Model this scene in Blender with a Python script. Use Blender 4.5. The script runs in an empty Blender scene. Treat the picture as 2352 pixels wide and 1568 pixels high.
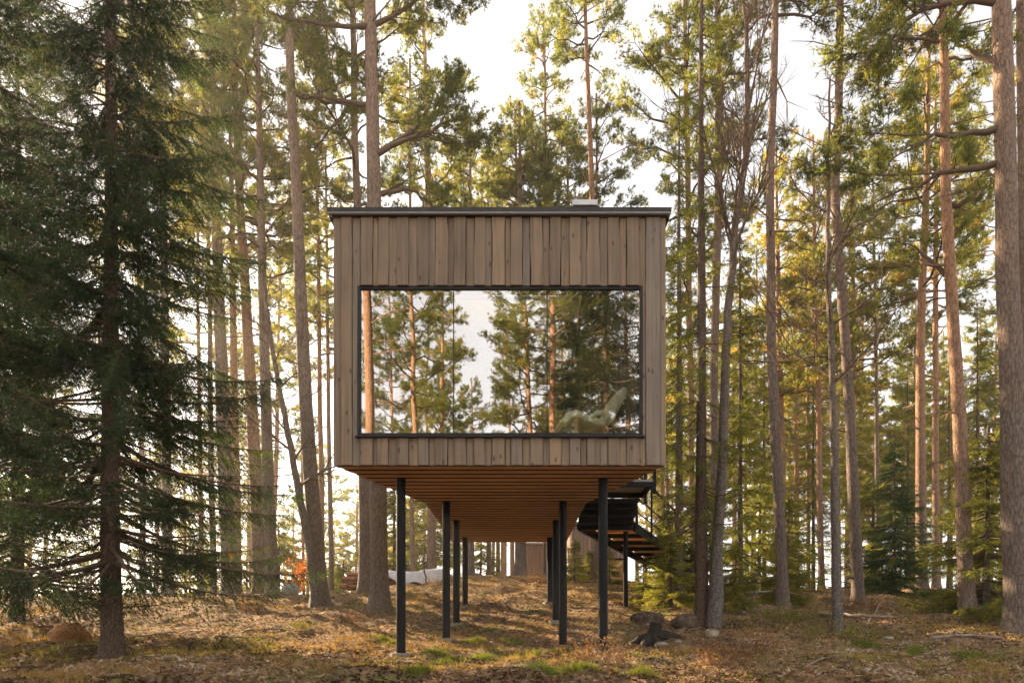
import bpy, math, random
import numpy as np
from mathutils import Vector

# ------------------------------------------------------------------ camera, light, exposure
S = bpy.context.scene
C = S.collection
EYE = 1.5
FPX = 1568.0            # focal length in pixels of a 2352 px wide picture (24 mm on full frame)
VU, VV = 1188.0, 1470.0  # vanishing point
cam_d = bpy.data.cameras.new("camera")
cam = bpy.data.objects.new("camera", cam_d)
C.objects.link(cam)
cam.location = (0, 0, EYE)
cam.rotation_euler = (math.radians(90), 0, 0)
cam_d.lens = 24.0
cam_d.sensor_width = 36.0
cam_d.shift_x = (1176 - VU) / 2352.0
cam_d.shift_y = (VV - 784) / 2352.0
cam_d.clip_start = 0.05
cam_d.clip_end = 3000
S.camera = cam

SUN_AZ, SUN_EL = math.radians(-48), math.radians(25)   # azimuth from +Y towards +X
sun_dir = Vector((math.sin(SUN_AZ) * math.cos(SUN_EL), math.cos(SUN_AZ) * math.cos(SUN_EL), math.sin(SUN_EL)))
W = bpy.data.worlds.new("World")
S.world = W
W.use_nodes = True
nt = W.node_tree
bg = nt.nodes["Background"]
sky = nt.nodes.new("ShaderNodeTexSky")
sky.sky_type = 'NISHITA'
sky.sun_disc = False
sky.sun_elevation = SUN_EL
sky.sun_rotation = SUN_AZ
sky.air_density = 1.0
sky.dust_density = 0.9
sky.ozone_density = 1.0
hsv = nt.nodes.new("ShaderNodeHueSaturation")      # thin high cloud takes the blue out of the sky
hsv.inputs["Saturation"].default_value = 0.35
tint = nt.nodes.new("ShaderNodeMix"); tint.data_type = 'RGBA'; tint.blend_type = 'MULTIPLY'
tint.inputs[0].default_value = 1.0
tint.inputs[7].default_value = (1.0, 0.93, 0.875, 1)
nt.links.new(sky.outputs[0], hsv.inputs["Color"])
nt.links.new(hsv.outputs[0], tint.inputs[6])
veil = nt.nodes.new("ShaderNodeMix"); veil.data_type = 'RGBA'; veil.blend_type = 'ADD'
veil.inputs[0].default_value = 1.0
cl = nt.nodes.new("ShaderNodeTexNoise"); cl.inputs["Scale"].default_value = 2.2; cl.inputs["Detail"].default_value = 5
clr = nt.nodes.new("ShaderNodeValToRGB")
clr.color_ramp.elements[0].position = 0.3; clr.color_ramp.elements[0].color = (1.6, 1.49, 1.43, 1)
clr.color_ramp.elements[1].position = 0.75; clr.color_ramp.elements[1].color = (3.0, 2.84, 2.74, 1)
gco = nt.nodes.new("ShaderNodeTexCoord")
nt.links.new(gco.outputs["Generated"], cl.inputs["Vector"]); nt.links.new(cl.outputs[0], clr.inputs[0])
sxyz = nt.nodes.new("ShaderNodeSeparateXYZ"); nt.links.new(gco.outputs["Generated"], sxyz.inputs[0])
back_fill = nt.nodes.new("ShaderNodeMapRange"); back_fill.interpolation_type = 'SMOOTHSTEP'     # brighter sky behind the camera, added to fill the shaded front
for q_, v_ in ((1, 0.35), (2, -0.75), (3, 0.8), (4, 2.25)): back_fill.inputs[q_].default_value = v_
nt.links.new(sxyz.outputs[1], back_fill.inputs[0])
vm_ = nt.nodes.new("ShaderNodeVectorMath"); vm_.operation = 'SCALE'
nt.links.new(clr.outputs[0], vm_.inputs[0]); nt.links.new(back_fill.outputs[0], vm_.inputs["Scale"])
nt.links.new(tint.outputs[2], veil.inputs[6]); nt.links.new(vm_.outputs[0], veil.inputs[7])
nt.links.new(veil.outputs[2], bg.inputs["Color"])
bg.inputs["Strength"].default_value = 0.05

sl = bpy.data.lights.new("sun", 'SUN')
sl.energy = 5.0
sl.angle = math.radians(0.5)
sl.color = (1.0, 0.77, 0.50)
so = bpy.data.objects.new("sun", sl)
C.objects.link(so)
so.location = sun_dir * 60
so.rotation_euler = sun_dir.to_track_quat('Z', 'Y').to_euler()

S.view_settings.view_transform = 'Standard'
S.view_settings.look = 'None'
S.view_settings.exposure = 2.42
S.view_settings.gamma = 1.0
S.render.engine = 'CYCLES'
cy = S.cycles
cy.use_denoising = True
cy.max_bounces = 6
cy.diffuse_bounces = 4
cy.glossy_bounces = 3
cy.transmission_bounces = 3
cy.transparent_max_bounces = 6
cy.volume_bounces = 0
cy.caustics_reflective = False
cy.caustics_refractive = False
cy.sample_clamp_indirect = 6.0
cy.use_adaptive_sampling = True
cy.adaptive_threshold = 0.02


def P(u, v, d):
    return np.array([(u - VU) * d / FPX, d, EYE + (VV - v) * d / FPX])


# ------------------------------------------------------------------ mesh helpers
class MB:
    """collects pieces (verts, faces, material slot, tint) into one mesh"""
    def __init__(self):
        self.V, self.F, self.n = [], [], 0

    def add(self, V, F, mat=0, tint=0.5, smooth=False):
        V = np.asarray(V, dtype=np.float32).reshape(-1, 3)
        F = np.asarray(F, dtype=np.int32)
        t = np.broadcast_to(np.asarray(tint, dtype=np.float32), (len(V),))
        self.V.append((V, t))
        self.F.append((F + self.n, mat, smooth))
        self.n += len(V)

    def box(self, x0, y0, z0, x1, y1, z1, mat=0, tint=0.5):
        V = [(x0, y0, z0), (x1, y0, z0), (x1, y1, z0), (x0, y1, z0), (x0, y0, z1), (x1, y0, z1), (x1, y1, z1), (x0, y1, z1)]
        F = [(0, 3, 2, 1), (4, 5, 6, 7), (0, 1, 5, 4), (1, 2, 6, 5), (2, 3, 7, 6), (3, 0, 4, 7)]
        self.add(V, F, mat, tint)

    def bar(self, a, b, w, h, mat=0, tint=0.5):
        a, b = np.array(a, float), np.array(b, float)
        t = b - a; t /= np.linalg.norm(t)
        r = np.cross(t, (0, 0, 1.0))
        if np.linalg.norm(r) < 1e-3: r = np.array([1.0, 0, 0])
        r /= np.linalg.norm(r); u = np.cross(r, t)
        V = []
        for p in (a, b):
            for sx, sy in ((-1, -1), (1, -1), (1, 1), (-1, 1)):
                V.append(p + r * sx * w / 2 + u * sy * h / 2)
        F = [(3, 2, 1, 0), (4, 5, 6, 7), (0, 1, 5, 4), (1, 2, 6, 5), (2, 3, 7, 6), (3, 0, 4, 7)]
        self.add(V, F, mat, tint)

    def tube(self, pts, rad, sides=8, mat=0, tint=0.5, cap=False, rough=0.0, rng=None):
        pts = np.asarray(pts, float); n = len(pts)
        rad = np.broadcast_to(np.asarray(rad, float), (n,))
        T = np.gradient(pts, axis=0)
        T /= np.linalg.norm(T, axis=1, keepdims=True) + 1e-9
        ref = np.array([0, 0, 1.0]) if abs(T[n // 2][2]) < 0.8 else np.array([0, 1.0, 0])
        A = np.cross(T, ref); A /= np.linalg.norm(A, axis=1, keepdims=True) + 1e-9
        B = np.cross(T, A)
        ang = np.linspace(0, 2 * math.pi, sides, endpoint=False)
        R = np.repeat(rad[:, None], sides, 1)
        if rough and rng is not None:
            R = R * (1 + rough * rng.standard_normal((n, sides)))
        V = pts[:, None, :] + R[:, :, None] * (A[:, None, :] * np.cos(ang)[None, :, None] + B[:, None, :] * np.sin(ang)[None, :, None])
        i = np.arange(n - 1)[:, None] * sides; j = np.arange(sides)[None, :]; k = (j + 1) % sides
        F = np.stack([i + j, i + k, i + sides + k, i + sides + j], -1).reshape(-1, 4)
        self.add(V.reshape(-1, 3), F, mat, tint, True)
        if cap:
            for row, rev in ((0, True), (n - 1, False)):
                c = V[row].mean(0)
                VV_ = np.vstack([V[row], c])
                f = [(a, (a + 1) % sides, sides) for a in range(sides)]
                if rev: f = [x[::-1] for x in f]
                self.add(VV_, f, mat, tint)

    def build(self, name, mats, parent=None, loc=(0, 0, 0)):
        me = bpy.data.meshes.new(name)
        V = np.concatenate([v for v, _ in self.V]); T = np.concatenate([t for _, t in self.V])
        loops, starts, mi, sm, pos = [], [], [], [], 0
        for F, m, s in self.F:
            nf, k = F.shape
            loops.append(F.ravel())
            starts.append(pos + np.arange(nf) * k)
            pos += nf * k
            mi.append(np.full(nf, m, np.int32)); sm.append(np.full(nf, s, bool))
        loops = np.concatenate(loops); starts = np.concatenate(starts)
        me.vertices.add(len(V)); me.vertices.foreach_set("co", V.ravel())
        me.loops.add(len(loops)); me.loops.foreach_set("vertex_index", loops.astype(np.int32))
        me.polygons.add(len(starts)); me.polygons.foreach_set("loop_start", starts.astype(np.int32))
        me.polygons.foreach_set("material_index", np.concatenate(mi))
        me.polygons.foreach_set("use_smooth", np.concatenate(sm))
        at = me.attributes.new("tint", 'FLOAT', 'POINT'); at.data.foreach_set("value", T)
        me.update(calc_edges=True)
        for m in (mats if isinstance(mats, (list, tuple)) else [mats]): me.materials.append(m)
        o = bpy.data.objects.new(name, me)
        C.objects.link(o)
        o.location = loc
        if parent is not None: o.parent = parent
        return o


def tag(o, label=None, cat=None, group=None, kind=None):
    if label:
        o["label"] = label
        if len(label.split()) > 16: print("LONG", label)
    if cat: o["category"] = cat
    if group: o["group"] = group
    if kind: o["kind"] = kind
    return o


def empty(name, loc, label, cat, group=None):
    o = bpy.data.objects.new(name, None)
    o.empty_display_size = 0.2
    C.objects.link(o)
    o.location = loc
    return tag(o, label, cat, group)


def copy_tree(src, loc, rz=0, sc=1.0, label=None):
    r = src.copy(); C.objects.link(r)
    r.location = loc; r.rotation_euler = (0, 0, rz); r.scale = (sc, sc, sc)
    if label: r["label"] = label
    for ch in src.children:
        c = ch.copy(); C.objects.link(c); c.parent = r
        for g in ch.children:
            e = g.copy(); C.objects.link(e); e.parent = c
    return r


# smooth lattice noise, vectorised
_ng = np.random.default_rng(7).random((64, 64))


def vnoise(x, y):
    xi, yi = np.floor(x).astype(int), np.floor(y).astype(int)
    fx, fy = x - xi, y - yi
    fx, fy = fx * fx * (3 - 2 * fx), fy * fy * (3 - 2 * fy)
    g = lambda a, b: _ng[a % 64, b % 64]
    return (g(xi, yi) * (1 - fx) + g(xi + 1, yi) * fx) * (1 - fy) + (g(xi, yi + 1) * (1 - fx) + g(xi + 1, yi + 1) * fx) * fy - 0.5


# ------------------------------------------------------------------ materials
def nodes_of(name):
    m = bpy.data.materials.new(name); m.use_nodes = True
    n = m.node_tree
    return m, n, n.nodes["Principled BSDF"], n.nodes["Material Output"]


def ramp(n, fac, stops):
    r = n.nodes.new("ShaderNodeValToRGB")
    e = r.color_ramp.elements
    while len(e) < len(stops): e.new(0.5)
    for el, (p, c) in zip(e, stops):
        el.position = p; el.color = (*c, 1)
    n.links.new(fac, r.inputs[0])
    return r.outputs[0]


def noise(n, coord, scale, detail=3, rough=0.55, vec_scale=None, dist=0.0):
    t = n.nodes.new("ShaderNodeTexNoise")
    t.inputs["Scale"].default_value = scale; t.inputs["Detail"].default_value = detail
    t.inputs["Roughness"].default_value = rough; t.inputs["Distortion"].default_value = dist
    if vec_scale:
        mp = n.nodes.new("ShaderNodeMapping"); mp.inputs["Scale"].default_value = vec_scale
        n.links.new(coord, mp.inputs["Vector"]); coord = mp.outputs[0]
    n.links.new(coord, t.inputs["Vector"])
    return t.outputs[0]


def mixc(n, fac, a, b, blend='MIX'):
    m = n.nodes.new("ShaderNodeMix"); m.data_type = 'RGBA'; m.blend_type = blend
    for s, v in ((m.inputs[0], fac), (m.inputs[6], a), (m.inputs[7], b)):
        if isinstance(v, (int, float)): s.default_value = v
        elif isinstance(v, tuple): s.default_value = (*v, 1)
        else: n.links.new(v, s)
    return m.outputs[2]


def coords(n, which="Object"):
    return n.nodes.new("ShaderNodeTexCoord").outputs[which]


def attr(n, name="tint"):
    a = n.nodes.new("ShaderNodeAttribute"); a.attribute_name = name
    return a.outputs["Fac"]


def bump(n, bsdf, h, strength, dist=0.02):
    b = n.nodes.new("ShaderNodeBump"); b.inputs["Strength"].default_value = strength; b.inputs["Distance"].default_value = dist
    n.links.new(h, b.inputs["Height"]); n.links.new(b.outputs[0], bsdf.inputs["Normal"])


def mat_plain(name, col, rough=0.6, metal=0.0, nscale=8.0, namt=0.25, spec=0.2):
    m, n, b, _ = nodes_of(name)
    f = noise(n, coords(n), nscale, 4)
    c = ramp(n, f, [(0.3, tuple(x * (1 - namt) for x in col)), (0.7, tuple(min(1, x * (1 + namt)) for x in col))])
    n.links.new(c, b.inputs["Base Color"])
    b.inputs["Roughness"].default_value = rough; b.inputs["Metallic"].default_value = metal
    b.inputs["Specular IOR Level"].default_value = spec
    return m


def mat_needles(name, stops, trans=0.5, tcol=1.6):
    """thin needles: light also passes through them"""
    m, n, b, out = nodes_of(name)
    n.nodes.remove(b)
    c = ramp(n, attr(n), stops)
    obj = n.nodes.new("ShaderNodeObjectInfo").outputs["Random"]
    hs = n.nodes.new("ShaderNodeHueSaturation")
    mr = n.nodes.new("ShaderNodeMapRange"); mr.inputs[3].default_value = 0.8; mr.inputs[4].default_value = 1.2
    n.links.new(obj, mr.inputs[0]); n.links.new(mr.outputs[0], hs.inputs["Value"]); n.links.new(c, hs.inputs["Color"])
    d = n.nodes.new("ShaderNodeBsdfDiffuse"); t = n.nodes.new("ShaderNodeBsdfTranslucent")
    n.links.new(hs.outputs[0], d.inputs[0])
    tc = mixc(n, 1.0, hs.outputs[0], (tcol * 1.12, tcol, tcol * 0.55), 'MULTIPLY')
    n.links.new(tc, t.inputs[0])
    mx = n.nodes.new("ShaderNodeMixShader"); mx.inputs[0].default_value = trans
    n.links.new(d.outputs[0], mx.inputs[1]); n.links.new(t.outputs[0], mx.inputs[2])
    n.links.new(mx.outputs[0], out.inputs["Surface"])
    return m


def mat_bark(name, low, high, h0=3.0, h1=11.0, vs=(24, 24, 6.0), crack=0.55, bstr=0.9):
    """plated bark, grey at the foot, turning orange up the stem"""
    m, n, b, _ = nodes_of(name)
    co = coords(n)
    sep = n.nodes.new("ShaderNodeSeparateXYZ"); n.links.new(co, sep.inputs[0])
    mr = n.nodes.new("ShaderNodeMapRange"); mr.inputs[1].default_value = h0; mr.inputs[2].default_value = h1
    n.links.new(sep.outputs[2], mr.inputs[0])
    big = noise(n, co, 1.2, 3)
    add = n.nodes.new("ShaderNodeMath"); add.operation = 'MULTIPLY_ADD'; add.inputs[1].default_value = 0.9; add.inputs[2].default_value = -0.45
    n.links.new(big, add.inputs[0])
    ad2 = n.nodes.new("ShaderNodeMath"); ad2.use_clamp = True; n.links.new(add.outputs[0], ad2.inputs[0]); n.links.new(mr.outputs[0], ad2.inputs[1])
    base = mixc(n, ad2.outputs[0], low, high)
    mp = n.nodes.new("ShaderNodeMapping"); mp.inputs["Scale"].default_value = vs
    n.links.new(co, mp.inputs["Vector"])
    vo = n.nodes.new("ShaderNodeTexVoronoi"); vo.feature = 'DISTANCE_TO_EDGE'; vo.inputs["Scale"].default_value = 1.0
    ds = noise(n, co, 9, 3)
    vm = n.nodes.new("ShaderNodeVectorMath"); vm.operation = 'ADD'
    n.links.new(mp.outputs[0], vm.inputs[0]); n.links.new(ds, vm.inputs[1]); n.links.new(vm.outputs[0], vo.inputs["Vector"])
    cr = ramp(n, vo.outputs["Distance"], [(0.0, (crack,) * 3), (0.14, (1, 1, 1))])
    fine = noise(n, co, 30, 5, 0.7, (1, 1, 0.3))
    fr = ramp(n, fine, [(0.3, (0.62,) * 3), (0.7, (1.25,) * 3)])
    c = mixc(n, 1.0, mixc(n, 1.0, base, cr, 'MULTIPLY'), fr, 'MULTIPLY')
    n.links.new(c, b.inputs["Base Color"]); b.inputs["Roughness"].default_value = 0.9; b.inputs["Specular IOR Level"].default_value = 0.15
    hh = mixc(n, 0.35, cr, fine)
    bump(n, b, hh, bstr, 0.03)
    return m


M = {}
M["pine_bark"] = mat_bark("pine_bark", (0.15, 0.118, 0.098), (0.27, 0.185, 0.135))
M["pine_bark_orange"] = mat_bark("pine_bark_orange", (0.18, 0.13, 0.10), (0.36, 0.205, 0.12), 1.0, 7.0)
M["spruce_bark"] = mat_bark("spruce_bark", (0.11, 0.078, 0.058), (0.14, 0.10, 0.075), 2, 12, (30, 30, 14))
M["birch_bark"] = mat_bark("birch_bark", (0.13, 0.115, 0.10), (0.17, 0.12, 0.09), 1, 8, (14, 14, 20), 0.5, 0.5)
M["twig"] = mat_plain("twig_bark", (0.11, 0.075, 0.052), 0.9, 0, 20)
M["pine_needle"] = mat_needles("pine_needle", [(0, (0.055, 0.078, 0.038)), (0.4, (0.105, 0.13, 0.046)), (0.75, (0.175, 0.185, 0.055)), (1, (0.25, 0.175, 0.06))], 0.55, 1.9)
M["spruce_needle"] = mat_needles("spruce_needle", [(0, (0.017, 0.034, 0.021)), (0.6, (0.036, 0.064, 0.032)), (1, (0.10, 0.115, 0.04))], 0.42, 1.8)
M["shade_needle"] = mat_needles("shaded_spruce_needle", [(0, (0.010, 0.020, 0.013)), (0.6, (0.022, 0.038, 0.02)), (1, (0.05, 0.06, 0.022))], 0.35, 1.4)  # spruce needles with shade put into the colour, for the mirrored spruces
M["young_needle"] = mat_needles("young_spruce_needle", [(0, (0.06, 0.08, 0.025)), (0.5, (0.13, 0.15, 0.035)), (1, (0.23, 0.215, 0.05))], 0.55, 1.9)
M["autumn_leaf"] = mat_needles("autumn_leaf", [(0, (0.35, 0.10, 0.02)), (0.6, (0.55, 0.17, 0.03)), (1, (0.55, 0.28, 0.05))], 0.5, 1.3)
M["grass"] = mat_needles("grass_blade", [(0, (0.20, 0.13, 0.05)), (0.45, (0.30, 0.20, 0.075)), (0.7, (0.22, 0.20, 0.05)), (1, (0.13, 0.17, 0.035))], 0.35, 1.2)
M["russet"] = mat_needles("russet_leaf", [(0, (0.10, 0.048, 0.027)), (0.6, (0.20, 0.10, 0.05)), (1, (0.30, 0.19, 0.09))], 0.3, 1.2)
M["moss"] = mat_needles("moss_leaf", [(0, (0.08, 0.10, 0.02)), (0.6, (0.16, 0.17, 0.03)), (1, (0.26, 0.24, 0.05))], 0.35, 1.2)
M["litter"] = mat_needles("leaf_litter", [(0, (0.05, 0.034, 0.025)), (0.4, (0.17, 0.105, 0.06)), (0.7, (0.33, 0.215, 0.12)), (1, (0.44, 0.37, 0.29))], 0.2, 1.0)
M["stone"] = mat_plain("field_stone", (0.20, 0.17, 0.13), 0.9, 0, 6, 0.45)
M["dark_stone"] = mat_plain("lichen_stone", (0.085, 0.064, 0.047), 0.95, 0, 14, 0.6)
M["steel"] = mat_plain("black_steel", (0.006, 0.0065, 0.008), 0.42, 0.0, 30, 0.2, 0.1)
M["roof_metal"] = mat_plain("roof_metal", (0.03, 0.03, 0.033), 0.6, 0.0, 12, 0.2)
M["drip"] = mat_plain("drip_edge_metal", (0.36, 0.35, 0.36), 0.5, 0.0, 12, 0.1)
M["frame"] = mat_plain("window_frame_paint", (0.016, 0.0155, 0.017), 0.5, 0, 20, 0.15)
M["vent"] = mat_plain("vent_metal", (0.42, 0.42, 0.42), 0.4, 0.4, 10, 0.12)
M["olive"] = mat_plain("olive_lining", (0.17, 0.145, 0.03), 0.9, 0, 14, 0.2)
M["chair_fabric"] = mat_plain("sage_fabric", (0.78, 0.79, 0.58), 0.95, 0, 60, 0.12)
M["oak"] = mat_plain("oak_leg", (0.55, 0.38, 0.18), 0.6, 0, 25, 0.2)
M["tarp"] = mat_plain("grey_tarpaulin", (0.48, 0.48, 0.50), 0.7, 0, 4, 0.2)
M["log_wood"] = mat_plain("split_log", (0.22, 0.10, 0.055), 0.85, 0, 7, 0.45)
M["red_tape"] = mat_plain("red_tape", (0.75, 0.05, 0.02), 0.6, 0, 10, 0.1)
M["wire"] = mat_plain("grey_netting", (0.42, 0.42, 0.41), 0.6, 0.2, 20, 0.3)
M["dead_wood"] = mat_plain("dead_wood", (0.20, 0.15, 0.115), 0.9, 0, 12, 0.4)
M["stump_wood"] = mat_plain("charred_stump", (0.022, 0.018, 0.015), 0.9, 0, 14, 0.6)
M["grey_plank"] = mat_plain("grey_plank", (0.27, 0.26, 0.25), 0.8, 0, 8, 0.3)


def mat_boards(name, stops, grain=(26, 26, 0.8), rough=0.75, knots=True, bs=0.25):
    """sawn boards; each board keeps its own stain through the tint attribute"""
    m, n, b, _ = nodes_of(name)
    co = coords(n)
    t = attr(n)
    base = ramp(n, t, stops)
    off = n.nodes.new("ShaderNodeCombineXYZ")
    mul = n.nodes.new("ShaderNodeMath"); mul.operation = 'MULTIPLY'; mul.inputs[1].default_value = 37.0
    n.links.new(t, mul.inputs[0]); n.links.new(mul.outputs[0], off.inputs[2])
    vm = n.nodes.new("ShaderNodeVectorMath"); vm.operation = 'ADD'
    n.links.new(co, vm.inputs[0]); n.links.new(off.outputs[0], vm.inputs[1])
    g = noise(n, vm.outputs[0], 1.0, 6, 0.65, grain, 0.4)
    gr = ramp(n, g, [(0.25, (0.62,) * 3), (0.5, (0.98,) * 3), (0.75, (1.26,) * 3)])
    c = mixc(n, 1.0, base, gr, 'MULTIPLY')
    pt = noise(n, vm.outputs[0], 1.0, 4, 0.6, (3.0, 3.0, 1.1))
    c = mixc(n, 1.0, c, ramp(n, pt, [(0.3, (0.80, 0.80, 0.83)), (0.7, (1.15, 1.09, 1.0))]), 'MULTIPLY')
    if knots:
        mp = n.nodes.new("ShaderNodeMapping"); mp.inputs["Scale"].default_value = (9, 9, 4.0)
        n.links.new(vm.outputs[0], mp.inputs["Vector"])
        vo = n.nodes.new("ShaderNodeTexVoronoi"); vo.inputs["Scale"].default_value = 1.0
        n.links.new(mp.outputs[0], vo.inputs["Vector"])
        k = ramp(n, vo.outputs["Distance"], [(0.07, (0.45, 0.38, 0.34)), (0.17, (1, 1, 1))])
        c = mixc(n, 1.0, c, k, 'MULTIPLY')
    n.links.new(c, b.inputs["Base Color"]); b.inputs["Roughness"].default_value = rough; b.inputs["Specular IOR Level"].default_value = 0.2
    bump(n, b, g, bs, 0.004)
    return m


M["clad"] = mat_boards("weathered_boards", [(0, (0.155, 0.122, 0.092)), (0.35, (0.178, 0.140, 0.103)), (0.7, (0.202, 0.156, 0.110)), (1, (0.165, 0.146, 0.125))])
M["soffit"] = mat_boards("soffit_slats", [(0, (0.31, 0.192, 0.112)), (1, (0.40, 0.25, 0.147))], (0.8, 26, 26), 0.6, False)
M["gap_shade"] = mat_plain("painted_gap_shade", (0.022, 0.012, 0.008), 0.95)  # near-black stands in for shade in gaps of slats and wall boards
M["hut_clad"] = mat_boards("hut_boards", [(0, (0.24, 0.17, 0.13)), (1, (0.34, 0.25, 0.19))])
M["tread"] = mat_boards("tread_wood", [(0, (0.40, 0.22, 0.08)), (1, (0.52, 0.30, 0.12))], (3, 26, 26), 0.7, False)

# sun-control glass: part mirror, part clear
m, n, b, out = nodes_of("coated_glass")
n.nodes.remove(b)
gl = n.nodes.new("ShaderNodeBsdfGlossy"); gl.inputs["Roughness"].default_value = 0.0; gl.inputs["Color"].default_value = (0.97, 0.95, 0.92, 1)
tr = n.nodes.new("ShaderNodeBsdfTransparent"); tr.inputs["Color"].default_value = (0.95, 0.96, 0.93, 1)
nz = noise(n, coords(n), 0.55, 1)
bp = n.nodes.new("ShaderNodeBump"); bp.inputs["Strength"].default_value = 0.14; bp.inputs["Distance"].default_value = 0.05
n.links.new(nz, bp.inputs["Height"]); n.links.new(bp.outputs[0], gl.inputs["Normal"])
mx = n.nodes.new("ShaderNodeMixShader"); mx.inputs[0].default_value = 0.47
n.links.new(tr.outputs[0], mx.inputs[1]); n.links.new(gl.outputs[0], mx.inputs[2]); n.links.new(mx.outputs[0], out.inputs["Surface"])
M["glass"] = m
m, n, b, out = nodes_of("clear_glass")
n.nodes.remove(b)
gl = n.nodes.new("ShaderNodeBsdfGlossy"); gl.inputs["Roughness"].default_value = 0.02
tr = n.nodes.new("ShaderNodeBsdfTransparent")
mx = n.nodes.new("ShaderNodeMixShader"); mx.inputs[0].default_value = 0.08
n.links.new(tr.outputs[0], mx.inputs[1]); n.links.new(gl.outputs[0], mx.inputs[2]); n.links.new(mx.outputs[0], out.inputs["Surface"])
M["clear_glass"] = m

# forest floor
m, n, b, out = nodes_of("forest_floor")
co = coords(n)
n1 = noise(n, co, 0.55, 5, 0.6); n2 = noise(n, co, 3.5, 6, 0.7); n3 = noise(n, co, 26, 5, 0.75); n4 = noise(n, co, 0.9, 4, 0.6, (1, 1, 1), 0.6)
c1 = ramp(n, n2, [(0.30, (0.045, 0.030, 0.021)), (0.45, (0.13, 0.084, 0.05)), (0.6, (0.23, 0.15, 0.085)), (0.75, (0.34, 0.24, 0.145))])
moss = ramp(n, n3, [(0.3, (0.06, 0.066, 0.018)), (0.65, (0.16, 0.16, 0.035))])
orange = ramp(n, n3, [(0.3, (0.13, 0.07, 0.032)), (0.65, (0.33, 0.20, 0.09))])
c = mixc(n, ramp(n, n1, [(0.5, (0, 0, 0)), (0.62, (0.85,) * 3)]), c1, orange)
c = mixc(n, ramp(n, n4, [(0.55, (0, 0, 0)), (0.68, (0.85,) * 3)]), c, moss)
c = mixc(n, 1.0, c, ramp(n, n3, [(0.3, (0.6,) * 3), (0.7, (1.35,) * 3)]), 'MULTIPLY')
n.links.new(c, b.inputs["Base Color"]); b.inputs["Roughness"].default_value = 0.95; b.inputs["Specular IOR Level"].default_value = 0.1
bump(n, b, mixc(n, 0.5, n2, n3), 0.9, 0.06)
M["floor"] = m

# ------------------------------------------------------------------ ground
_yd = np.array([-400, -40, -8, 0, 4, 6, 9.3, 10.8, 12.5, 14.6, 18, 22, 28, 60, 600.])
_cz = np.array([-6, 0.0, 0.35, 0.6, 0.95, 1.12, 1.28, 1.47, 1.77, 2.25, 2.95, 3.55, 3.8, 3.0, -20.])   # under the cabin
_lz = np.array([-6, 0.0, 0.35, 0.6, 0.95, 1.12, 1.30, 1.50, 1.78, 2.15, 2.72, 2.6, 0.5, -6.0, -25.])    # towards the lake, left
_rz = np.array([-6, 0.0, 0.35, 0.6, 0.95, 1.12, 1.36, 1.58, 1.85, 2.15, 2.72, 3.1, 3.5, 3.2, -20.])     # right


def gz0(x, y):
    def prof(z):
        return (np.interp(y, _yd, z) + np.interp(y - 0.9, _yd, z) + np.interp(y + 0.9, _yd, z)) / 3
    wl = np.clip((-x - 1.5) / (3.2 + 0.08 * np.maximum(y, 0)), 0, 1); wl = wl * wl * (3 - 2 * wl)
    wr = np.clip((x - 1.8) / 4.0, 0, 1); wr = wr * wr * (3 - 2 * wr)
    return prof(_cz) * (1 - wl - wr) + prof(_lz) * wl + prof(_rz) * wr


def gz(x, y):
    x = np.asarray(x, float); y = np.asarray(y, float)
    near = np.clip((40 - np.abs(y)) / 20, 0, 1)
    return gz0(x, y) + near * (0.16 * vnoise(x * 0.7 + 9, y * 0.7) + 0.16 * vnoise(x * 1.9, y * 1.9 + 5) + 0.08 * vnoise(x * 5, y * 5))


def hit(u, v, d0=4.0, d1=30.0):
    """depth at which the ground shows at pixel (u, v)"""
    d = np.arange(d0, d1, 0.02)
    x = (u - VU) * d / FPX
    vv = VV - (gz(x, d) - EYE) * FPX / d
    k = np.where(vv <= v)[0]
    return float(d[k[0]]) if len(k) else None


def gpt(u, d):
    x = (u - VU) * d / FPX
    return np.array([x, d, float(gz(x, d))])


def build_ground():
    ys = np.concatenate([np.array([-400, -250, -160, -100, -70]), np.arange(-50, 3, 1.0), np.arange(3, 24, 0.09), np.arange(24, 60, 0.8), np.array([65, 75, 90, 120, 170, 250, 400, 600])])
    xs = np.concatenate([np.array([-600, -400, -250, -160, -100, -70, -50]), np.arange(-40, -17, 1.0), np.arange(-17, 17, 0.11), np.arange(17, 41, 1.0), np.array([50, 70, 100, 160, 250, 400, 600])])
    X, Y = np.meshgrid(xs, ys)
    Z = gz(X, Y) + np.where((Y > 3) & (Y < 24) & (np.abs(X) < 17), 0.022 * (np.random.default_rng(3).random(X.shape) - 0.5) + 0.03 * vnoise(X * 11, Y * 11), 0)
    V = np.stack([X, Y, Z], -1).reshape(-1, 3)
    nx, ny = len(xs), len(ys)
    i = np.arange(ny - 1)[:, None] * nx; j = np.arange(nx - 1)[None, :]
    F = np.stack([i + j, i + j + 1, i + nx + j + 1, i + nx + j], -1).reshape(-1, 4)
    b = MB(); b.add(V, F, 0, 0.5, True)
    o = b.build("ground", M["floor"]); tag(o, kind="structure")


build_ground()

# ------------------------------------------------------------------ the cabin on posts
FD = 8.6                     # depth of the front face
KX = FD / FPX
fx = lambda u: (u - VU) * KX
fz = lambda v: EYE + (VV - v) * KX
ZB, ZT = fz(1067), fz(498)
XL, XR = fx(765), fx(1530)
BL, BR, BD, FLD = -1.48, 1.11, 15.37, 11.05   # rear body and where the flare ends
house = empty("treehouse", (-0.2, 12.0, float(gz(-0.2, 12.0))), "flat-roofed wooden cabin with a huge front window, raised on black posts", "treehouse")
HO = np.array(house.location)


class HB(MB):
    def build(self, name, mats, parent=house):
        return super().build(name, mats, parent, tuple(-HO) if parent is house else (0, 0, 0))


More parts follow.
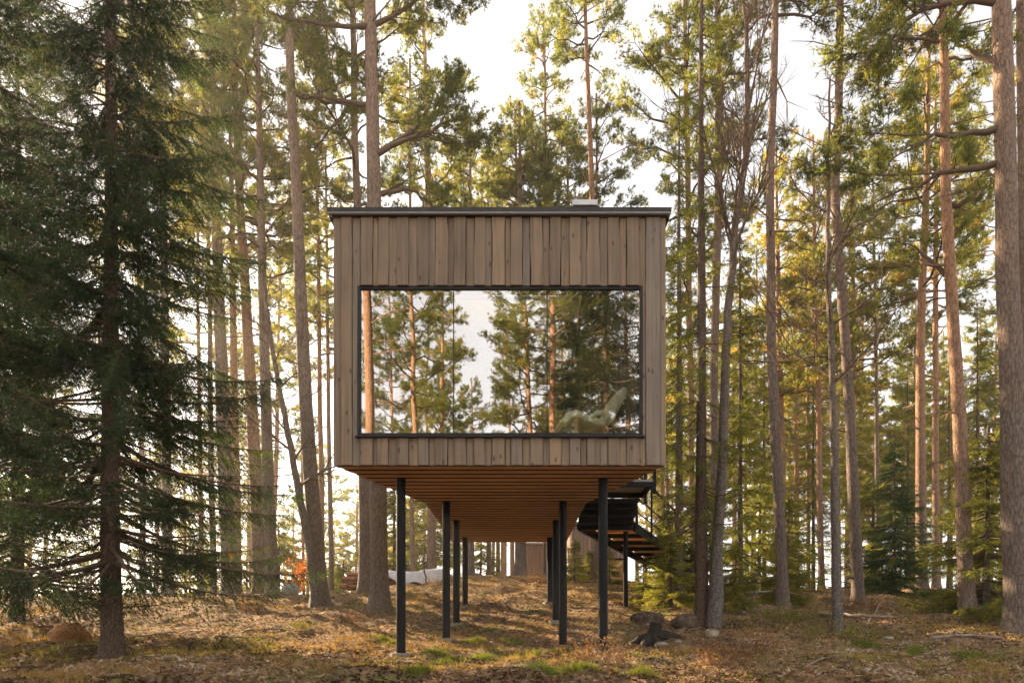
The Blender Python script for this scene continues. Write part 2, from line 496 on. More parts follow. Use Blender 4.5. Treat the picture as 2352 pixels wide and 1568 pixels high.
def sub(b, name, mats, parent):
    """a piece below a part of the house: same origin as that part"""
    return MB.build(b, name, mats, parent, (0, 0, 0))


rb = random.Random(11)
edges = [45, 95, 155, 203, 272, 303, 362, 412, 475, 530, 590, 628, 697, 735, 800, 848, 905, 948, 1022, 1055, 1120, 1165, 1235, 1275, 1338, 1388, 1450, 1485, 1558, 1605, 1670, 1710, 1780, 1820, 1900, 1935]
edges = [fx((760 + e / 2.412) / 1.02041) for e in edges]
edges[0] = XL; edges[-1] = XR


def board(bm, x0, x1, z0, z1, y, th, tint, seed, wav=0.008, wl=True, wr=True):
    """upright board with slightly waney edges, front face at y"""
    r = np.random.default_rng(seed)
    n_ = max(3, int((z1 - z0) / 0.07))
    z = np.linspace(z0, z1, n_)
    ph = r.random(4) * 50
    def wob(p):
        return wav * 2 * (vnoise(z * 2.3 + p, np.full(n_, p)) + 0.6 * vnoise(z * 6 + p, np.full(n_, p + 3)))
    a = x0 + (wob(ph[0]) if wl else 0 * z); c = x1 + (wob(ph[1]) if wr else 0 * z)
    V = []
    bev = 0.003
    for k in range(n_):
        V += [(a[k], y + bev, z[k]), (a[k] + bev, y, z[k]), (c[k] - bev, y, z[k]), (c[k], y + bev, z[k]), (c[k], y + th, z[k]), (a[k], y + th, z[k])]
    F = []
    for k in range(n_ - 1):
        o = k * 6
        for q in range(6):
            q2 = (q + 1) % 6
            F.append((o + q, o + q2, o + 6 + q2, o + 6 + q))
    bm.add(V, F, 0, tint)
    bm.add(V[:6], [(5, 4, 3, 2, 1, 0)], 0, tint); bm.add(V[-6:], [(0, 1, 2, 3, 4, 5)], 0, tint)


WL, WR, WT, WB = fx(822), fx(1475), fz(655), fz(1003)
b = HB()
for i in range(len(edges) - 1):
    x0, x1 = edges[i], edges[i + 1]
    over = (i % 2 == 1)
    y, th = (FD, 0.024) if over else (FD + 0.022, 0.022)
    if not over:
        x0 += 0.0035 if i else 0; x1 -= 0.0035 if i < len(edges) - 2 else 0
    t = rb.random()
    wl, wr = over and i > 1, over and i < len(edges) - 3
    if x1 <= WL + 0.02 or x0 >= WR - 0.02 or i in (0, 1, len(edges) - 2, len(edges) - 3):
        board(b, x0, x1, ZB, ZT, y, th, t, i, 0.006, wl, wr)
    elif x0 < WL < x1 or x0 < WR < x1:
        # board notched round the window corner
        if x0 < WL:
            board(b, x0, WL - 0.012, ZB, ZT, y, th, t, i, 0.004, wl, False); rest = (WL - 0.012, x1)
        else:
            board(b, WR + 0.012, x1, ZB, ZT, y, th, t, i, 0.004, False, wr); rest = (x0, WR + 0.012)
        board(b, *rest, WT + 0.006, ZT, y, th, t, i, 0.0)
        board(b, *rest, ZB, WB - 0.012, y, th, t, i, 0.0)
    else:
        board(b, x0, x1, WT + 0.006, ZT, y, th, t, i, 0.009, wl, wr)
        board(b, x0, x1, ZB, WB - 0.012, y, th, rb.random() * 0.8 + 0.1, i + 100, 0.006, wl, wr)
b.build("front_wall", M["clad"])

# backing wall behind the boards, with the window opening
b = HB()
for (x0, x1, z0, z1) in ((XL + .01, WL - .012, ZB + .01, ZT), (WR + .012, XR - .01, ZB + .01, ZT), (WL - .012, WR + .012, WT + .012, ZT), (WL - .012, WR + .012, ZB + .01, WB - .014)):
    b.box(x0, FD + .048, z0, x1, FD + .20, z1)
b.build("wall_core", M["gap_shade"])

# flaring and straight side walls, clad the same way
def side(bm, p0, p1, nrm):
    p0, p1 = np.array(p0), np.array(p1)
    L = np.linalg.norm(p1 - p0); t = (p1 - p0) / L; nn = np.array(nrm) / np.linalg.norm(nrm)
    s, k = 0.0, 0
    while s < L - 0.01:
        w = min(L - s, rb.uniform(0.10, 0.17)); o = 0.0 if k % 2 else 0.022
        a, c = p0 + t * s, p0 + t * (s + w - 0.002)
        A, B_ = a + nn * (o - .024), c + nn * (o - .024); A2, B2 = a - nn * .07, c - nn * .07
        V = [(*A, ZB), (*B_, ZB), (*B2, ZB), (*A2, ZB), (*A, ZT), (*B_, ZT), (*B2, ZT), (*A2, ZT)]
        F = [(0, 3, 2, 1), (4, 5, 6, 7), (0, 1, 5, 4), (1, 2, 6, 5), (2, 3, 7, 6), (3, 0, 4, 7)]
        bm.add(V, F, 0, rb.random() * 0.9); s += w; k += 1


for sgn, xa, xb in ((-1, XL, BL), (1, XR, BR)):
    b = HB()
    side(b, (xa, FD + 0.05), (xb, FLD), (sgn * (FLD - FD), abs(xa - xb)))
    side(b, (xb, FLD), (xb, BD), (sgn, 0))
    b.build("side_wall", M["clad"])
b = HB(); b.box(BL + .02, BD - .1, ZB + .02, BR - .02, BD, ZT - .01); b.build("back_wall", M["clad"])

# soffit slats
b = HB(); bk = HB()
pitch, sy = 0.217, FD + 0.03
while sy < BD - 0.05:
    y0, y1 = sy, min(sy + pitch * 0.74, BD)
    def wdt(y, o):
        t = min(1, (y - FD) / (FLD - FD))
        return (XL + (BL - XL) * t + o, XR + (BR - XR) * t - o)
    a0, a1 = wdt(y0, .03), wdt(y1, .03)
    z0, z1 = ZB - 0.012, ZB + 0.022
    V = [(a0[0], y0, z0), (a0[1], y0, z0), (a1[1], y1, z0), (a1[0], y1, z0), (a0[0], y0, z1), (a0[1], y0, z1), (a1[1], y1, z1), (a1[0], y1, z1)]
    F = [(0, 3, 2, 1), (4, 5, 6, 7), (0, 1, 5, 4), (1, 2, 6, 5), (2, 3, 7, 6), (3, 0, 4, 7)]
    b.add(V, F[:2], 0, rb.random()); b.add(V, F[2:], 1, .5)  # slat edges carry the gap shade in their colour
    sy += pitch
so_ = b.build("soffit", [M["soffit"], M["gap_shade"]])
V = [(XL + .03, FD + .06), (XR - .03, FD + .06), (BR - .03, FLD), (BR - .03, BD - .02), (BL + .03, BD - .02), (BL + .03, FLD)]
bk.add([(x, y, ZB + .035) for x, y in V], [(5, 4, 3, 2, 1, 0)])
bk.build("soffit_backing", M["gap_shade"])

# room inside: floor, olive lining
b = HB()
fl = ZB + 0.42
V = [(XL + .1, FD + .205), (XR - .1, FD + .205), (BR - .1, FLD), (BR - .1, BD - .4), (BL + .1, BD - .4), (BL + .1, FLD)]
b.add([(x, y, fl) for x, y in V], [(0, 1, 2, 3, 4, 5)], 0, .5)
b.build("room_floor", M["oak"])
b = HB()
for (p, q) in ((0, 5), (5, 4), (4, 3), (3, 2), (2, 1)):
    b.add([(*V[p], fl), (*V[q], fl), (*V[q], ZT - .3), (*V[p], ZT - .3)], [(0, 1, 2, 3)])
cz_ = ZT - .3
b.add([(V[0][0], V[0][1], cz_), (V[1][0], V[1][1], cz_), (1.75, 9.1, cz_), (-2.15, 9.1, cz_)], [(3, 2, 1, 0)])
b.add([(-2.15, 9.1, cz_), (-.9, 9.1, cz_), (-.9, 10.75, cz_), (-1.55, 10.75, cz_)], [(3, 2, 1, 0)])
b.add([(.95, 9.1, cz_), (1.75, 9.1, cz_), (1.2, 10.75, cz_), (.95, 10.75, cz_)], [(3, 2, 1, 0)])
b.add([(-1.55, 10.75, cz_), (1.2, 10.75, cz_), (BR - .1, FLD, cz_), (BR - .1, BD - .4, cz_), (BL + .1, BD - .4, cz_), (BL + .1, FLD, cz_)], [(5, 4, 3, 2, 1, 0)])
for (p0, p1) in (((-.9, 9.1), (.95, 9.1)), ((.95, 9.1), (.95, 10.75)), ((.95, 10.75), (-.9, 10.75)), ((-.9, 10.75), (-.9, 9.1))):  # sides of the added roof opening
    b.add([(*p0, cz_), (*p1, cz_), (*p1, ZT + .02), (*p0, ZT + .02)], [(0, 1, 2, 3)])
b.build("room_lining", M["olive"])

# window
b = HB()
fy0, fy1 = FD + .02, FD + .20
fw = 0.026
b.box(WL - .01, fy0, WB + .06, WL + fw, fy1, WT); b.box(WR - fw, fy0, WB + .06, WR + .01, fy1, WT)
b.box(WL + fw, fy0 + .01, WT - .03, WR - fw, fy1, WT - .001)
b.box(WL - .008, fy0 + .01, WB + .012, WR + .008, fy1, WB + .06)
win = b.build("window", M["frame"])
b = MB(); b.box(WL - .028, FD - .045, WB - .010, WR + .028, FD + .055, WB + .010); sub(b, "sill", M["frame"], win)
gy = FD + .055
gap = [WL + fw, fx(1041), fx(1257), WR - fw]
for i in range(3):
    b = MB()
    a_, c_ = gap[i] + .004, gap[i + 1] - .004
    b.add([(a_, gy, WB + .06), (c_, gy, WB + .06), (c_, gy, WT - .033), (a_, gy, WT - .033)], [(0, 1, 2, 3)])
    sub(b, "pane", M["glass"], win)
for xg in gap[1:3]:
    b = MB(); b.box(xg - .006, gy - .006, WB + .06, xg + .006, gy + .02, WT - .033); sub(b, "mullion", M["frame"], win)

# roof
b = HB()
rx0, rx1 = fx(754), fx(1540)
kx0, kx1, ky0, ky1 = -.9, .95, 9.1, 10.75  # roof opening added, unseen from the camera, to light the room
b.box(rx0, FD - .06, ZT + .022, rx1, ky0, ZT + .085); b.box(rx0, ky1, ZT + .022, rx1, FLD + .02, ZT + .085)
b.box(rx0, ky0, ZT + .022, kx0, ky1, ZT + .085); b.box(kx1, ky0, ZT + .022, rx1, ky1, ZT + .085)
b.box(BL - .07, FLD + .02, ZT + .022, BR + .07, BD + .08, ZT + .085)
n_ = 60
r_ = np.random.default_rng(5)
xs = np.linspace(rx0 + .005, rx1 - .005, n_)
hh = ZT + .088 + .012 * np.maximum(0, vnoise(xs * 5, xs * 0 + 2) + .2) * np.clip((-xs + .2) / 2, .1, 1) * 2.5
V = []
for x, h in zip(xs, hh): V += [(x, FD - .055, ZT + .084), (x, FD - .03, h), (x, FD + .6, h)]
F = []
for k in range(n_ - 1):
    o = 3 * k
    F += [(o, o + 3, o + 4, o + 1), (o + 1, o + 4, o + 5, o + 2)]
b.add(V, F)
roof = b.build("roof", M["roof_metal"])
b = MB(); b.box(rx0 + .006, FD - .064, ZT + .012, rx1 - .006, FD + .02, ZT + .021); sub(b, "drip_edge", M["drip"], roof)
b = MB(); b.box(XL - .012, FD - .03, ZT - .002, XR + .012, FD + .19, ZT + .006); sub(b, "fascia", M["frame"], roof)
b = MB(); b.add([(kx0, ky0, ZT + .05), (kx1, ky0, ZT + .05), (kx1, ky1, ZT + .05), (kx0, ky1, ZT + .05)], [(0, 1, 2, 3)]); sub(b, "added_skylight", M["clear_glass"], roof)
vd = FD + 2.4
vx = lambda u: (u - VU) * vd / FPX
vz = lambda v: EYE + (VV - v) * vd / FPX
b = MB()
b.box(vx(1313), vd, ZT + .086, vx(1378), vd + .5, vz(473)); sub(b, "vent_base", M["roof_metal"], roof)
b = MB()
b.box(vx(1316), vd - .03, vz(473) + .002, vx(1372), vd + .55, vz(461)); sub(b, "vent_cap", M["vent"], roof)

# eight round steel posts
posts = [(921, 1097), (1385, 1097), (1025, 1150), (1293, 1150), (1048, 1193), (1277, 1193), (1068, 1233), (1263, 1233)]
for u, v in posts:
    d = (ZB - EYE) * FPX / (VV - v)
    x = (u - VU) * d / FPX
    z0 = float(gz(x, d)) - .12
    b = HB()
    b.tube([(x, d, z0), (x, d, ZB + .01)], .063, 24)
    pst = b.build("post", M["steel"])
    g_ = float(gz(x, d))
    b = MB(); b.tube([(x, d, g_ - .03), (x, d, g_ + .04)], .14, 20, cap=True); sub(b, "base_plate", M["stone"], pst)

# lounge chair behind the glass
cd = 9.35
ch = empty("lounge_chair", P(1360, 1010, cd), "sage green padded lounge chair on wooden legs behind the right window pane", "chair")
CO = np.array(ch.location); CO[2] = fl; ch.location = CO
CK = cd / FPX
path = [(1284, 972), (1296, 957), (1310, 950), (1324, 949), (1342, 957), (1362, 965), (1382, 967), (1395, 957), (1408, 932), (1421, 906), (1432, 884)]
pp = np.array([P(u, v, cd) - CO for u, v in path])


def pad(b, pts, th, y0, y1, quilt=0.0):
    pts = np.asarray(pts); n_ = len(pts)
    s = np.linspace(0, n_ - 1, 41)
    q = np.stack([np.interp(s, np.arange(n_), pts[:, k]) for k in range(3)], -1)
    for _ in range(3): q[1:-1] = (q[:-2] + 2 * q[1:-1] + q[2:]) / 4
    T = np.gradient(q, axis=0); T /= np.linalg.norm(T, axis=1, keepdims=True)
    N = np.stack([-T[:, 2], 0 * T[:, 0], T[:, 0]], -1)
    prof = [(-.5, -.8), (-.47, -1), (.47, -1), (.5, -.8), (.5, .8), (.47, 1), (0, 1.15), (-.47, 1), (-.5, .8)]
    V = []
    for k in range(len(q)):
        e = min(1, .45 + min(k, len(q) - 1 - k) * .25)
        qu = 1 + quilt * math.cos(k / 41 * 2 * math.pi * 6)
        for a, c in prof:
            V.append(q[k] + N[k] * (c * th / 2 * e * (qu if c > 0 else 1)) + np.array([0, (y0 + y1) / 2 + a * (y1 - y0) * 1.0, 0]))
    m_ = len(prof); F = []
    for k in range(len(q) - 1):
        for j in range(m_):
            F.append((k * m_ + j, k * m_ + (j + 1) % m_, (k + 1) * m_ + (j + 1) % m_, (k + 1) * m_ + j))
    b.add(V, F, 0, .5, True)
    b.add(V[:m_], [tuple(range(m_))[::-1]]); b.add(V[-m_:], [tuple(range(m_))])


b = MB(); pad(b, pp[:8], .10, 0, .66, .2); b.build("seat", M["chair_fabric"], ch)
b = MB(); pad(b, pp[6:], .12, 0, .66, .22); b.build("backrest", M["chair_fabric"], ch)
for yy in (-.02, .60):
    ar = np.array([P(u, v, cd) - CO for u, v in [(1350, 957), (1362, 946), (1378, 943), (1392, 950), (1400, 958)]])
    b = MB(); pad(b, ar, .05, yy, yy + .08); b.build("armrest", M["chair_fabric"], ch)
for (u, v), (u2, v2) in (((1318, 955), (1312, 1008)), ((1388, 968), (1402, 1010))):
    for yy in (.04, .6):
        a_ = P(u, v, cd) - CO; c_ = P(u2, v2, cd) - CO; c_[2] = 0.0
        a_[1] += yy; c_[1] += yy
        b = MB(); b.tube([a_, c_], [.024, .016], 10, cap=True); b.build("leg", M["oak"], ch)

ch.rotation_euler = (0, 0, math.radians(9)); ch.location = CO + np.array([.05, .03, 0])

# ------------------------------------------------------------------ steps and footbridge behind the cabin
br = empty("footbridge", (3.6, 17.5, float(gz(3.6, 17.5))), "dark steel footbridge with wooden treads leading to the cabin's rear right side", "footbridge")
BO = np.array(br.location)


def bb(b, name, mat): return b.build(name, mat, br, tuple(-BO))


lz = 4.22
b = MB()
b.box(BR + .03, 11.7, lz, 2.33, 12.6, lz + .035); bb(b, "landing", M["grey_plank"])
b = MB()
for y in (11.7, 12.58): b.box(BR + .03, y, lz - .09, 2.33, y + .05, lz - .002)
b.box(2.28, 11.752, lz - .09, 2.33, 12.578, lz - .002)
bb(b, "landing_frame", M["steel"])
for k in range(4):
    b = MB(); y = 12.75 + k * .33; z = lz - .10 - k * .085
    b.box(BR + .12, y, z, 2.30 + .02 * k, y + .30, z + .03)
    b.box(BR + .12, y + .28, z - .09, 2.30 + .02 * k, y + .31, z - .002)
    bb(b, "step", M["steel"])
A0, A1 = np.array([1.28, 14.0, 3.83]), np.array([5.05, 23.0, 3.74])
B0, B1 = np.array([2.40, 14.0, 3.83]), np.array([6.3, 23.0, 3.74])
for a_, c_ in ((A0, A1), (B0, B1)):
    b = MB(); b.bar(a_, c_, .05, .18); bb(b, "girder", M["steel"])
N_ = 46
for k in range(N_):
    t = (k + .5) / N_
    a_, c_ = A0 + (A1 - A0) * t, B0 + (B1 - B0) * t
    b = MB(); b.box(a_[0] + .03, a_[1] - .07, a_[2] + .095, c_[0] - .03, a_[1] + .07, a_[2] + .13, 0, rb.random())
    bb(b, "tread", M["tread"])
for k in range(10):
    t = k / 9
    a_, c_ = A0 + (A1 - A0) * t, B0 + (B1 - B0) * t
    b = MB(); b.box(a_[0] + .026, a_[1] - .02, a_[2] - .07, c_[0] - .026, a_[1] + .02, a_[2] + .02); bb(b, "joist", M["steel"])
for a_, c_ in ((B0, B1),):
    for k in range(8):
        t = k / 7; p = a_ + (c_ - a_) * t
        b = MB(); b.box(p[0] + .03, p[1] - .02, p[2] - .05, p[0] + .07, p[1] + .02, p[2] + 1.08); bb(b, "baluster", M["steel"])
    b = MB(); b.bar(a_ + (.05, 0, 1.1), c_ + (.05, 0, 1.1), .045, .04)
    b.bar(a_ + (.05, 0, .6), c_ + (.05, 0, .6), .02, .02); b.bar(a_ + (.05, 0, .3), c_ + (.05, 0, .3), .02, .02)
    bb(b, "handrail", M["steel"])
for y in (11.72, 12.56):
    b = MB(); b.box(2.335, y, lz - .2, 2.385, y + .05, lz + 1.0); bb(b, "baluster", M["steel"])
b = MB(); b.box(2.335, 11.6, lz + 1.002, 2.385, 12.7, lz + 1.05); bb(b, "handrail", M["steel"])
for (u, d) in ((1437, 14.2), (1523, 18.5)):
    p = gpt(u, d)
    b = MB(); b.tube([p - (0, 0, .1), (p[0], p[1], 3.76)], .05, 16); bb(b, "support_post", M["steel"])

# ------------------------------------------------------------------ background huts
def hut(name, u0, u1, d, zt, depth, label, roof_h=.06):
    x0, x1 = (u0 - VU) * d / FPX, (u1 - VU) * d / FPX
    g_ = float(gz((x0 + x1) / 2, d)) - .3
    e = empty(name, ((x0 + x1) / 2, d, g_ + .3), label, "hut")
    o = -np.array(e.location)
    b = MB(); x = x0
    while x < x1 - .01:
        w = min(x1 - x, rb.uniform(.10, .16)); off = rb.uniform(0, .03)
        b.box(x + .004, d - off, g_, x + w - .004, d + .09, zt, 0, rb.random()); x += w
    y = d + .1
    while y < d + depth:
        w = rb.uniform(.1, .16)
        b.box(x0 - rb.uniform(0, .02), y, g_, x0 + .08, y + w - .006, zt, 0, rb.random())
        b.box(x1 - .08, y, g_, x1 + rb.uniform(0, .02), y + w - .006, zt, 0, rb.random()); y += w
    b.box(x0 + .09, d + depth, g_, x1 - .09, d + depth + .08, zt)
    b.build("wall", M["hut_clad"], e, tuple(o))
    b = MB(); b.box(x0 - .15, d - .2, zt + .001, x1 + .15, d + depth + .2, zt + roof_h); b.build("roof", M["drip"], e, tuple(o))
    return e, o, x0, x1, g_


hd = 24.0
e, o, hx0, hx1, hg = hut("timber_hut", 1312, 1440, hd, EYE + (VV - 1203) * hd / FPX, 3.0, "brown board-clad hut seen between the cabin's right posts and the footbridge")
hz = lambda v: EYE + (VV - v) * hd / FPX
hxx = lambda u: (u - VU) * hd / FPX
b = MB(); b.box(hxx(1392), hd - .06, hg + .1, hxx(1438), hd - .035, hz(1286)); dr = b.build("door", M["tread"], e, tuple(o))
b = MB(); b.bar((hxx(1398), hd - .075, hz(1320)), (hxx(1428), hd - .075, hz(1290)), .03, .10); sub(b, "brace", M["oak"], dr)
b = MB(); b.box(hxx(1385), hd - .08, hz(1285), hxx(1440), hd - .034, hz(1282)); b.build("lintel", M["steel"], e, tuple(o))
hut("timber_shed", 1206, 1268, 28.0, EYE + (VV - 1250) * 28.0 / FPX, 2.5, "grey board-clad shed seen under the cabin, left of its right rear post")

# ------------------------------------------------------------------ vegetation generators
def tris(b, cen, dirs, ln, wd, mat, tint, spread, k, rng):
    """k thin blades fanned round dirs at each centre"""
    N = len(cen)
    c = np.repeat(cen, k, 0); d = np.repeat(dirs, k, 0) + rng.normal(0, spread, (N * k, 3))
    d /= np.linalg.norm(d, axis=1, keepdims=True) + 1e-9
    L = np.broadcast_to(np.asarray(ln, float), (N,)); L = np.repeat(L, k) * rng.uniform(.7, 1.2, N * k)
    s = np.cross(d, rng.normal(0, 1, (N * k, 3))); s /= np.linalg.norm(s, axis=1, keepdims=True) + 1e-9
    w = wd / 2
    V = np.stack([c - s * w, c + s * w, c + d * L[:, None]], 1).reshape(-1, 3)
    t = np.broadcast_to(np.asarray(tint, float), (N,)); t = np.clip(np.repeat(t, k * 3) + np.repeat(rng.normal(0, .06, N * k), 3), 0, 1)
    b.add(V, np.arange(len(V)).reshape(-1, 3), mat, t)


def tuft_run(b, starts, ends, per_m, size, wd, rng, k=6, mat=1, tint0=.45, jit=.05, spread=.75, from_=.25):
    """tufts of needles along many twigs at once"""
    starts, ends = np.asarray(starts), np.asarray(ends)
    L = np.linalg.norm(ends - starts, axis=1)
    cnt = np.maximum(2, (L * per_m).astype(int))
    idx = np.repeat(np.arange(len(L)), cnt)
    t = rng.uniform(from_, 1.03, len(idx)) ** .8
    p = starts[idx] + (ends - starts)[idx] * t[:, None] + rng.normal(0, jit, (len(idx), 3))
    dr = (ends - starts)[idx] / L[idx][:, None] + np.array([0, 0, .35])
    dr /= np.linalg.norm(dr, axis=1, keepdims=True)
    tw = np.clip(tint0 + rng.normal(0, .17, len(L)), 0, 1)
    tris(b, p, dr, size, wd, mat, tw[idx], spread, k, rng)


def grow_limb(b, base, pts, r0, rng, lod, st, en, foliage=1.0, sides=5):
    """one limb along pts, with side shoots; shoots collect in st/en for needles"""
    pts = np.asarray(pts, float); n_ = len(pts)
    L = np.sum(np.linalg.norm(np.diff(pts, axis=0), axis=1))
    b.tube(pts, np.linspace(r0, max(.006, r0 * .22), n_), sides, 0)
    if foliage <= 0: return
    m_ = int((4 + L * 5.5) * foliage)
    for q in range(m_):
        s = rng.uniform(.32, 1.0) if q > 1 else 1.0
        f = s * (n_ - 1); i0 = min(int(f), n_ - 2); p = pts[i0] + (pts[i0 + 1] - pts[i0]) * (f - i0)
        d = pts[i0 + 1] - pts[i0]; d = d / np.linalg.norm(d)
        a = rng.choice((-1, 1)) * rng.uniform(.3, 1.25)
        ca, sa = math.cos(a), math.sin(a)
        e = np.array([d[0] * ca - d[1] * sa, d[0] * sa + d[1] * ca, d[2] * .5 + rng.uniform(-.15, .55)])
        e /= np.linalg.norm(e)
        sl_ = (rng.uniform(.25, .55) * L * (1.15 - s) + rng.uniform(.18, .42))
        st.append(p); en.append(p + e * sl_)
        if lod < 1.6:
            b.tube([p, p + e * sl_ * .5 + (0, 0, -.02), p + e * sl_], [max(.004, r0 * .25), .005, .003], 3, 0)


def pine(pts, widths, d, label, H=21.0, hb=9.0, R=2.2, nb=34, seed=1, bark="pine_bark", dead=10, limbs=(), group=None, dens=1.0, tint=.45, lod=None, name="pine_tree", base_z=None, at=None):
    """Scots pine. pts: (u, v) down the stem from top to foot, all at depth d"""
    rng = np.random.default_rng(seed)
    lod = max(1.0, d / 17.0) if lod is None else lod
    if at is None:
        W_ = np.array([P(u, v, d) for u, v in pts])[::-1]
    else:
        W_ = np.array(pts, float)
    foot = W_[0].copy()
    g_ = float(gz(foot[0], foot[1])) if base_z is None else base_z
    foot[2] = g_
    e = empty(name, foot, label, "tree", group)
    W_ = W_ - foot
    W_[0, 2] = -.25
    W_ = np.array([w for i, w in enumerate(W_) if i == 0 or w[2] > .3])
    top = W_[-1]
    if top[2] < H:
        dirn = (W_[-1] - W_[max(0, len(W_) - 3)]); dirn = dirn / max(dirn[2], .1)
        ext = top + (H - top[2]) * np.array([dirn[0] * .35, rng.normal(0, .012), 1.0])
        W_ = np.vstack([W_, ext])
    zs = np.concatenate([[-.25, 0, .12, .3, .6, 1.0, 1.6], np.linspace(2.4, H, 26)])
    for it in range(1):
        px = np.interp(zs, W_[:, 2], W_[:, 0]); py = np.interp(zs, W_[:, 2], W_[:, 1])
    px[7:-1] = (px[6:-2] + 2 * px[7:-1] + px[8:]) / 4
    px += .035 * vnoise(zs * .5 + seed * 3.1, zs * 0 + seed); py += .05 * vnoise(zs * .5 + seed * 1.7, zs * 0 + seed + 9)
    axis = np.stack([px, py, zs], -1)
    r0, r1, zr = widths  # radii at foot and at height zr
    rad = np.interp(zs, [0, zr, H], [r0, r1, .035])
    rad = rad * (1 + .55 * np.exp(-np.maximum(zs, 0) / .22))
    tb = MB(); tb.tube(axis, rad, 16 if lod < 1.5 else 10, 0, rough=.03 if lod < 2 else .02, rng=rng)

    def on(z): return np.array([np.interp(z, zs, px), np.interp(z, zs, py), z])

    for q in range(dead):   # dead snags below the crown
        z = rng.uniform(max(2.0, hb * .25), hb + 2.5); a = rng.uniform(0, 2 * math.pi); L = rng.uniform(.3, 1.7) * (.6 if z < hb * .6 else 1)
        p = on(z); dv = np.array([math.cos(a), math.sin(a), rng.uniform(-.3, .35)])
        m1 = p + dv * L * .55 + (0, 0, rng.normal(0, .05)); m2 = p + dv * L + np.array([rng.normal(0, .1), rng.normal(0, .1), rng.uniform(-.15, .2)]) * L
        tb.tube([p, m1, m2], [.022, .013, .004], 4, 0)
        for w_ in range(2):
            tb.tube([m1, m1 + (m2 - m1) * .6 + rng.normal(0, .16, 3) * L], [.009, .003], 3, 0)
    tb.build("trunk", [M[bark]], e)
    cb = MB(); st, en = [], []
    nb = int(nb * 1.35)
    for q in range(nb):
        t = ((q + rng.random()) / nb) ** .85
        z = hb + (H - .25 - hb) * t
        L = R * ((1 - t) ** .55 * .95 + .10) * rng.uniform(.5, 1.15)
        a = q * 2.4 + rng.uniform(-.7, .7)
        el = rng.uniform(-.1, .45) + .35 * t
        p = on(z); s = np.linspace(0, 1, 5)[:, None]
        hv = np.array([math.cos(a), math.sin(a), 0]); sw = np.array([-hv[1], hv[0], 0]) * rng.normal(0, .18)
        pt = p + hv * L * s + sw * L * s ** 2 + np.array([0, 0, 1.0]) * (math.tan(el) * L * s * .8 + rng.uniform(-.12, .22) * L * s ** 2) + rng.normal(0, .035 * L, (5, 3)) * (s > 0)
        grow_limb(cb, p, pt, .018 + .012 * L, rng, lod, st, en, 1.0, 5 if lod < 1.5 else 3)
    for lp, fol in limbs:
        pt = np.array([P(u, v, d + dd) for u, v, dd in lp]) - foot
        s_ = np.linspace(0, len(pt) - 1, 7); pt = np.stack([np.interp(s_, np.arange(len(pt)), pt[:, k]) for k in range(3)], -1)
        pt[1:-1] += rng.normal(0, .03, (5, 3))
        grow_limb(cb, pt[0], pt, .06, rng, lod, st, en, fol, 7)
        if fol > 0:      # side limbs that carry the foliage plates
            for q in range(int(4 * fol)):
                k = rng.integers(2, 6); a = pt[k + 1] - pt[k]; a /= np.linalg.norm(a)
                dv = a + rng.normal(0, .6, 3) + (0, 0, .05); Ls = rng.uniform(.5, 1.1)
                grow_limb(cb, pt[k], [pt[k], pt[k] + dv * Ls * .5, pt[k] + dv * Ls + (0, 0, .12)], .02, rng, lod, st, en, 1.2, 4)
    if st:
        tuft_run(cb, st, en, 30 * dens / lod ** 1.1, .12 * lod ** .5, .0155 * lod ** .8, rng, 9, 1, tint)
    cb.build("crown", [M["twig"] if bark != "pine_bark_orange" else M["twig"], M["pine_needle"]], e)
    return e


